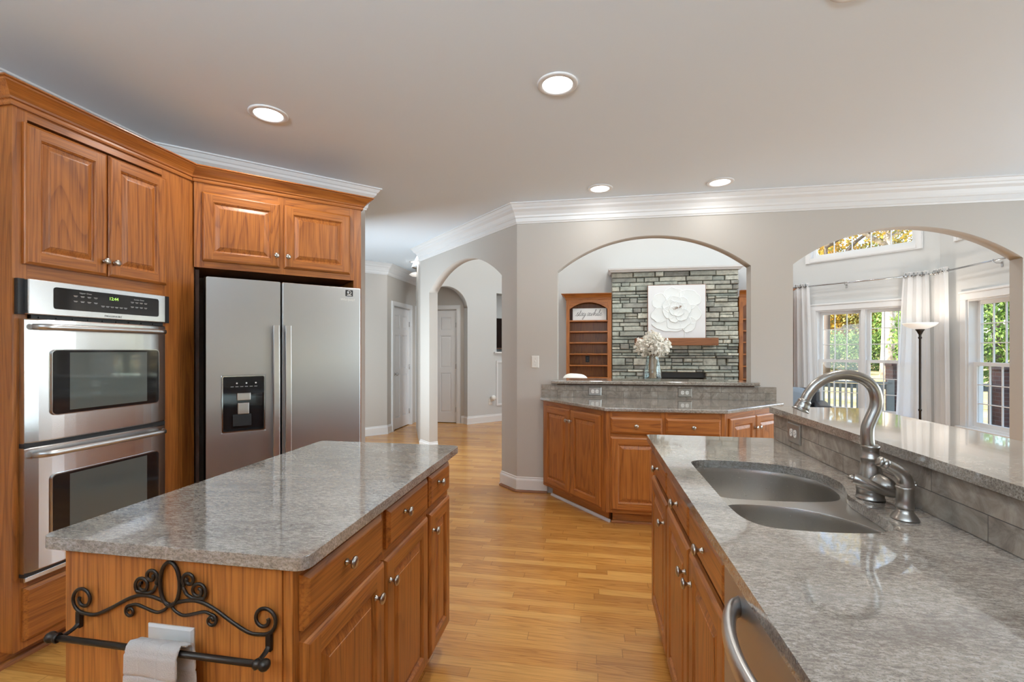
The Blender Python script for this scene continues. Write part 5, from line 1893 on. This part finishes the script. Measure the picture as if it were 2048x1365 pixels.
LET = {
    's': [(-0.25, 0.0), (0.05, 0.30), (0.30, 0.95), (0.42, 1.25), (0.38, 0.80), (0.62, 0.40), (0.55, 0.02), (0.20, -0.05), (0.75, 0.10), (1.0, 0.25)],
    't': [(-0.1, 0.15), (0.20, 0.9), (0.42, 1.9), (0.30, 0.9), (0.22, 0.15), (0.42, 0.0), (0.75, 0.25)],
    'a': [(0.75, 0.85), (0.40, 0.98), (0.08, 0.55), (0.12, 0.08), (0.42, 0.08), (0.72, 0.85), (0.70, 0.15), (0.85, 0.0), (1.1, 0.25)],
    'y': [(-0.05, 0.75), (0.12, 0.95), (0.15, 0.20), (0.42, 0.05), (0.75, 0.90), (0.60, -0.30), (0.30, -1.15), (0.05, -0.95), (0.45, -0.25), (1.05, 0.25)],
    'w': [(-0.05, 0.75), (0.12, 0.95), (0.12, 0.15), (0.38, 0.05), (0.62, 0.90), (0.62, 0.15), (0.88, 0.05), (1.12, 0.95), (1.3, 0.8)],
    'h': [(-0.1, 0.2), (0.28, 1.1), (0.45, 2.0), (0.22, 1.9), (0.12, 0.0), (0.30, 0.65), (0.58, 0.90), (0.62, 0.15), (0.78, 0.0), (1.0, 0.25)],
    'i': [(-0.05, 0.2), (0.20, 0.95), (0.16, 0.15), (0.32, 0.0), (0.6, 0.25)],
    'l': [(-0.1, 0.2), (0.25, 1.0), (0.42, 1.95), (0.22, 1.85), (0.12, 0.2), (0.28, 0.0), (0.6, 0.25)],
    'e': [(0.0, 0.35), (0.45, 0.55), (0.48, 0.92), (0.15, 0.80), (0.08, 0.20), (0.40, 0.0), (0.95, 0.35)],
}
cxp = -0.235
for ch, adv in (('s', 0.80), ('t', 0.58), ('a', 0.92), ('y', 1.25), ('a', 0.92), ('w', 1.22), ('h', 0.92), ('i', 0.52), ('l', 0.52), ('e', 0.8)):
    stroke(LET[ch], cxp, 0.082, 0.054)
    if ch == 't':
        stroke([(0.05, 1.30), (0.35, 1.36), (0.75, 1.34)], cxp, 0.082, 0.054, 0.002)
    if ch == 'i':
        stroke([(0.26, 1.35), (0.30, 1.42)], cxp, 0.082, 0.054, 0.003)
    cxp += adv * 0.054 * 0.98
lt_.build('lettering', M['print_dark'], sg, merge=False)

# ------------------------------------------------------------------ living room furniture
ac = thing('armchair', 'light armchair whose top only just shows behind the ledge', 'armchair', (-0.17, 6.55, 0), 10)
MB().box(-0.36, 0.36, -0.36, 0.36, 0.10, 0.42).build('seat', M['throw'], ac, bevel=0.04)
MB().box(-0.36, 0.36, -0.40, -0.22, 0.10, 0.92).build('backrest', M['throw'], ac, bevel=0.05)
for s in (-1, 1):
    MB().box(s * 0.40 - 0.06, s * 0.40 + 0.06, -0.34, 0.36, 0.10, 0.60).build('armrest', M['throw'], ac, bevel=0.03)
    for y in (-0.3, 0.3):
        MB().lathe([(0.018, 0), (0.022, 0.10)], (s * 0.33, y, 0)).build('leg', M['black'], ac)
pw = MB()
rings = []
for k in range(9):
    t_ = k / 8
    rr_ = math.sin(PI * min(max(t_, 0.02), 0.98)) ** 0.5
    rings.append([(0.19 * rr_ ** 0.4 * math.copysign(abs(math.cos(a)) ** 0.6, math.cos(a)), -0.07 + 0.14 * t_, 0.17 * rr_ ** 0.4 * math.copysign(abs(math.sin(a)) ** 0.75, math.sin(a))) for a in [2 * PI * j / 28 for j in range(28)]])
pw.loft(rings, 0, True, True, True)
po = pw.build('cushion', M['petal'])
po.location = (-0.20, 6.375, 0.862)
po.rotation_euler = (R(-14), R(4), R(10))
tag(po, 'fluffy white cushion peeking over the left end of the ledge', 'cushion')
sf = thing('sofa', 'dark leather sofa behind the left jamb of the wide arch', 'sofa', (2.60, 7.18, 0), -20)
MB().box(-0.62, 0.62, -0.42, 0.42, 0.08, 0.42).build('seat', M['leather'], sf, bevel=0.04)
MB().box(-0.62, 0.62, 0.24, 0.44, 0.08, 0.80).build('backrest', M['leather'], sf, bevel=0.05)
for s in (-1, 1):
    MB().box(s * 0.62 - 0.09, s * 0.62 + 0.09, -0.42, 0.42, 0.08, 0.62).build('armrest', M['leather'], sf, bevel=0.04)
cu = MB()
rings = []
for k in range(9):
    t_ = k / 8
    rr_ = math.sin(PI * min(max(t_, 0.02), 0.98)) ** 0.5
    rings.append([(0.23 * rr_ ** 0.4 * math.copysign(abs(math.cos(a)) ** 0.6, math.cos(a)), -0.08 + 0.16 * t_, 0.21 * rr_ ** 0.4 * math.copysign(abs(math.sin(a)) ** 0.7, math.sin(a))) for a in [2 * PI * j / 28 for j in range(28)]])
cu.loft(rings, 0, True, True, True)
co_ = cu.build('cushion', M['throw'])
co_.location = (2.87, 7.15, 0.62)
co_.rotation_euler = (R(-18), 0, R(-20))
tag(co_, 'blue-grey cushion on the dark sofa seen past the wide arch', 'cushion')

lamp = thing('floor_lamp', 'black torchiere floor lamp with white glass bowl in front of the corner curtains', 'floor lamp', (4.275, 6.80, 0))
MB().lathe([(0.14, 0.0), (0.14, 0.015), (0.10, 0.030), (0.03, 0.045), (0.016, 0.06)], seg=28).build('base', M['iron'], lamp)
MB().lathe([(0.013, 0.05), (0.013, 0.55), (0.019, 0.56), (0.019, 0.575), (0.013, 0.585), (0.013, 1.50), (0.020, 1.512), (0.020, 1.525), (0.013, 1.535), (0.016, 1.56), (0.024, 1.575), (0.034, 1.60), (0.050, 1.625), (0.046, 1.63), (0.0, 1.63)], seg=18).build('pole', M['iron'], lamp)
MB().lathe([(0.04, 1.628), (0.10, 1.645), (0.150, 1.672), (0.176, 1.700), (0.182, 1.712), (0.175, 1.712), (0.145, 1.678), (0.10, 1.653), (0.0, 1.640)], seg=36, caps=False).build('lamp_shade', M['lamp_glass'], lamp)
area('bulb', (4.275, 6.80, 1.705), (0, 0, 1), 0.14, 0.14, 4, (1.0, 0.85, 0.70), 'DISK')


# curtains ---------------------------------------------------------------------------
def curtain(label, P, ang, x0, x1, xb0, xb1, ztop, folds):
    t = thing('curtain', label, 'curtain', (P[0], P[1], 0), ang, 'white grommet curtains')
    m_ = MB()
    NXc = folds * 12
    rows = []
    zs = [ztop - (ztop - 0.015) * (k / 30) for k in range(31)]
    for z_ in zs:
        q = (ztop - z_) / ztop
        amp = 0.030 - 0.004 * q
        row = []
        for i in range(NXc + 1):
            u = i / NXc
            xa_ = x0 + (xb0 - x0) * q ** 0.8
            xc_ = x1 + (xb1 - x1) * q ** 0.8
            ph = 2 * PI * folds * u
            xx = xa_ + (xc_ - xa_) * u + 0.010 * math.sin(2 * ph + 0.4)
            yy = -0.09 + amp * math.sin(ph + 0.9 * q * math.sin(u * 9)) * (1 - 0.2 * math.sin(u * 5 + q * 2))
            row.append((xx, yy, z_))
        rows.append(row)
    m_.loft(rows, 0, True, closed=False)
    m_.build('cloth', M['curtain'], t, merge=False)
    for k in range(folds * 2):
        u = (k + 0.5) / (folds * 2)
        x = x0 + (x1 - x0) * u
        MB().tube([(x + 0.004 * math.sin(a), -0.09 + 0.030 * math.cos(a) * 0.9, ztop - 0.045 + 0.030 * math.sin(a)) for a in [2 * PI * j / 16 for j in range(16)]], 0.006, 6, closed=True).build('grommet', M['chrome'], t)
    return t


ZR = 2.395
curtain('white curtain panel left of the double window, just inside the arch jamb', C, -45, -1.80, -1.575, -1.80, -1.50, ZR + 0.055, 3)
curtain('white curtain panel at the bay corner, right end of the double window', C, -45, -0.37, -0.10, -0.47, -0.07, ZR + 0.055, 3)
curtain('white curtain panel at the bay corner, left end of the single window', C, -90, 0.02, 0.27, 0.03, 0.30, ZR + 0.055, 3)


def rod(label, P, ang, x0, x1, brackets, fin):
    t = thing('curtain_rod', label, 'curtain rod', (P[0], P[1], 0), ang)
    m_ = MB()
    m_.lathe([(0.011, x0), (0.011, x1)], (0, -0.09, ZR), (1, 0, 0), 14)
    m_.build('rod', M['chrome'], t)
    for x, s in fin:
        MB().lathe([(0.011, 0), (0.017, 0.004), (0.017, 0.012), (0.012, 0.018), (0.022, 0.030), (0.026, 0.050), (0.022, 0.072), (0.012, 0.086), (0.016, 0.094), (0, 0.10)], (x, -0.09, ZR), (s, 0, 0), 16).build('finial', M['chrome'], t)
    for x in brackets:
        MB().box(x - 0.012, x + 0.012, -0.005, 0, ZR - 0.075, ZR - 0.015).tube([(x, -0.003, ZR - 0.03), (x, -0.06, ZR - 0.028), (x, -0.09, ZR - 0.012)], 0.006, 8).tube([(x, -0.09 + 0.014 * math.cos(a), ZR + 0.014 * math.sin(a)) for a in [2 * PI * j / 14 for j in range(14)]], 0.004, 6, closed=True).build('bracket', M['chrome'], t, merge=False)
    return t


rod('thin curtain rod over the double window', C, -45, -1.84, -0.085, (-1.08,), ((-1.84, -1), (-0.085, 1)))
rod('curtain rod over the single window at the bay corner', C, -90, 0.045, 1.85, (0.95,), ())

# ------------------------------------------------------------------ outside
rnd = random.Random(5)


def dpt(px, d):
    xc = (px - CX) / FPX
    c_, s_ = math.cos(YAW), math.sin(YAW)
    return ((xc * c_ - s_) * d, (xc * s_ + c_) * d)


def gz(x, y):
    d = -x * math.sin(YAW) + y * math.cos(YAW)
    q = max(0.0, d - 24)
    return -0.62 + min(0.0016 * q * q, 1.0 + 0.02 * q) + 0.05 * math.sin(x * 0.4) * math.cos(y * 0.3)


g_ = MB()
N = 48
gx = [-40, -25, -12, -6] + [0 + 95 * (k / N) ** 1.6 for k in range(N - 3)]
gy = [-60, -35, -18, -8] + [-2 + 106 * (k / N) ** 1.5 for k in range(N - 3)]
v = [(x, y, gz(x, y)) for y in gy for x in gx]
g_.add(v, [(j * (N + 1) + i, j * (N + 1) + i + 1, (j + 1) * (N + 1) + i + 1, (j + 1) * (N + 1) + i) for j in range(N) for i in range(N)], 0, True)
tag(g_.build('ground', M['lawn']), kind='structure')
dk = MB()
dk.prism([(4.9, 7.1), (3.3, 8.75), (3.3, 11.6), (5.9, 10.1), (7.6, 9.6), (8.4, 7.1)], -0.25, -0.15)
tag(dk.build('deck_floor', M['deck']), kind='structure')


def railing(label, p0, p1, z0, zt, n_):
    L = math.hypot(p1[0] - p0[0], p1[1] - p0[1])
    t = thing('deck_railing', label, 'railing', (*p0, 0), math.degrees(math.atan2(p1[1] - p0[1], p1[0] - p0[0])))
    MB().box(-0.02, L + 0.02, -0.05, 0.05, zt - 0.04, zt).box(0, L, -0.02, 0.02, zt - 0.14, zt - 0.05).build('top_rail', M['rail'], t, merge=False)
    MB().box(0, L, -0.02, 0.02, z0 + 0.06, z0 + 0.14).build('bottom_rail', M['rail'], t)
    for k in range(n_):
        x = L * (k + 0.5) / n_
        MB().box(x - 0.022, x + 0.022, -0.045, -0.02, z0 + 0.02, zt - 0.05).build('baluster', M['rail'], t)
    for x in (0, L):
        MB().box(x - 0.05, x + 0.05, -0.05, 0.05, z0, zt + 0.05).build('post', M['rail'], t)
    return t


railing('grey deck railing seen through the double window', dpt(1610, 9.6), dpt(1782, 8.75), -0.15, 0.735, 15)
railing('grey deck railing seen through the single window', dpt(1850, 8.8), dpt(1987, 8.3), -0.15, 0.735, 8)


def pier(label, px, d, top, wd):
    p = dpt(px, d)
    t = thing('brick_pier', label, 'pier', (*p, -0.7), -10)
    MB().box(-wd / 2, wd / 2, -wd / 2, wd / 2, 0, top + 0.7).build('brickwork', M['brick'], t)
    MB().box(-wd / 2 - 0.03, wd / 2 + 0.03, -wd / 2 - 0.03, wd / 2 + 0.03, top + 0.70, top + 0.75).build('coping', M['brick'], t)


pier('dark brick pier at the end of the deck railing beyond the double window', 1799, 9.0, 1.04, 0.34)
pier('dark brick pier behind the railing beyond the single window', 2016, 8.1, 1.00, 0.30)


def leaves(mb_, c, rad, n_, cols, size):
    cx_, cy_, cz_ = c
    for k in range(n_):
        d = Vector((rnd.gauss(0, 1), rnd.gauss(0, 1), rnd.gauss(0, 1))).normalized()
        r = rnd.uniform(0.55, 1.0) ** 0.6 * (1 + 0.18 * math.sin(7 * d.x + 3 * d.z) * math.cos(6 * d.y))
        p = Vector((cx_ + d.x * rad[0] * r, cy_ + d.y * rad[1] * r, cz_ + d.z * rad[2] * r))
        s_ = size * rnd.uniform(0.6, 1.3)
        n1 = Vector((rnd.gauss(0, 1), rnd.gauss(0, 1), rnd.gauss(0.6, 1))).normalized()
        t1 = n1.orthogonal().normalized()
        t2 = n1.cross(t1)
        c_ = rnd.choice(cols)
        kk = rnd.uniform(0.7, 1.3)
        mb_.add([p - t1 * s_, p - t2 * s_ * 0.5, p + t1 * s_, p + t2 * s_ * 0.5], [(0, 1, 2, 3)], 0, False, tuple(q * kk for q in c_))


YEL = [(0.72, 0.46, 0.05), (0.62, 0.40, 0.06), (0.50, 0.36, 0.08), (0.80, 0.55, 0.10), (0.36, 0.34, 0.09)]
GRN = [(0.14, 0.24, 0.06), (0.20, 0.32, 0.08), (0.09, 0.17, 0.05), (0.28, 0.36, 0.11)]
EVG = [(0.16, 0.28, 0.06), (0.24, 0.38, 0.09), (0.08, 0.15, 0.04), (0.32, 0.44, 0.13)]
OLV = [(0.30, 0.30, 0.09), (0.45, 0.38, 0.10), (0.20, 0.22, 0.07), (0.38, 0.26, 0.10)]


def tree(name, label, cat, px, d, blobs, cols, trunk, size, limbs=(), bark='bark_dark'):
    x, y = dpt(px, d)
    z0 = gz(x, y)
    t = thing(name, label, cat, (x, y, z0))
    if trunk:
        r0, h = trunk
        MB().tube([(0, 0, -0.2), (0.02, 0, h * 0.2), (0.08, 0, h * 0.5), (0.02, 0.1, h * 0.8), (0.0, 0, h)], [r0 * 1.25, r0, r0 * 0.9, r0 * 0.7, r0 * 0.4], 14).build('trunk', M[bark], t)
    for k, pts in enumerate(limbs):
        MB().tube(spline(pts, 5), [0.16 - 0.13 * i / (5 * (len(pts) - 1)) for i in range(5 * (len(pts) - 1) + 1)], 8).build('limb', M[bark], t)
    lv_ = MB()
    for bx, bz, rx, rz, n_ in blobs:
        leaves(lv_, (bx, 0, bz), (rx, rx * 0.8, rz), int(n_ * 1.7), cols, size * 0.72)
    lv_.build('crown', M['leaf'], t, merge=False, tint=True, recalc=False)
    return t


# right vector of the view is close to +X, so blobs are laid out along X
tree('yellow_tree', 'tall tree with bright yellow autumn leaves beyond the left half of the double window', 'tree', 1672, 44, [(-1.6, 4.2, 2.6, 2.2, 2200), (1.6, 4.8, 2.6, 2.4, 2200), (0, 8.2, 3.8, 3.0, 2200), (2.5, 12.5, 4.2, 3.8, 2200), (-2, 13.5, 3.5, 3.5, 1200)], YEL, (0.25, 9), 0.26)
tree('evergreen_bush', 'green bushes under the yellow tree, left of the pale trunk', 'bush', 1690, 38, [(-3.6, 1.3, 2.4, 1.8, 1700), (-1.0, 1.4, 2.4, 1.9, 1800), (1.4, 1.3, 2.4, 1.8, 1700), (3.6, 1.4, 2.2, 2.0, 1500)], GRN, None, 0.16)
tree('olive_tree', 'olive and gold tree between the yellow tree and the pale trunk', 'tree', 1738, 42, [(0, 5.0, 2.8, 3.2, 2400), (1.0, 9.0, 3.0, 3.0, 1500)], OLV, (0.2, 6), 0.22)
tree('pale_trunk_tree', 'large tree with thick pale trunk seen through the double window', 'tree', 1776, 31, [(1, 12.6, 4.6, 3.2, 2200), (-3.5, 13.5, 3.2, 2.6, 1100), (4.0, 12.6, 3.0, 2.6, 1100)], YEL + OLV, (0.40, 11), 0.20,
     limbs=([(0.0, 0, 4.0), (1.2, -0.2, 5.2), (2.4, -0.3, 5.6), (3.6, -0.3, 6.6)], [(0, 0, 9.0), (-2.5, 0, 10.4), (-5.0, 0.2, 10.6), (-7.0, 0, 11.6)], [(0, 0, 9.4), (1.6, 0, 11), (2.6, 0, 13)]), bark='bark')
tree('evergreen_tree', 'bright green evergreen to the right of the pale trunk', 'tree', 1822, 36, [(0, 4.2, 2.6, 4.2, 3400)], EVG, (0.2, 5), 0.22)
tree('evergreen_tree', 'dense green evergreen filling the single window', 'tree', 1990, 22, [(0, 3.0, 2.6, 2.6, 4200), (0.4, 5.4, 1.9, 2.0, 1600), (-2.6, 2.6, 1.8, 2.2, 1600)], EVG, (0.2, 5), 0.16)
tree('bare_edge_tree', 'thin leaved tree whose branches cross the upper window', 'tree', 1652, 34, [(-2.5, 11.0, 3.0, 2.2, 650), (2.2, 12.6, 3.2, 2.2, 450)], GRN + OLV, (0.22, 10), 0.15,
     limbs=([(0, 0, 7), (2, 0, 9.8), (4.5, 0, 11.2), (8, 0, 12.6)], [(0, 0, 8), (-1.5, 0, 10), (-2.5, 0, 12)], [(0, 0, 9.5), (2.0, 0, 10.6), (5.0, 0, 10.6)]))
tree('hedge', 'low dark hedge line at the far edge of the lawn', 'hedge', 1880, 52, [(-14, 1.8, 6, 2.4, 1500), (-5, 2.2, 6, 3.0, 1500), (4, 2.4, 6, 3.2, 1500), (12, 2.4, 6, 3.4, 1500)], GRN, None, 0.30)
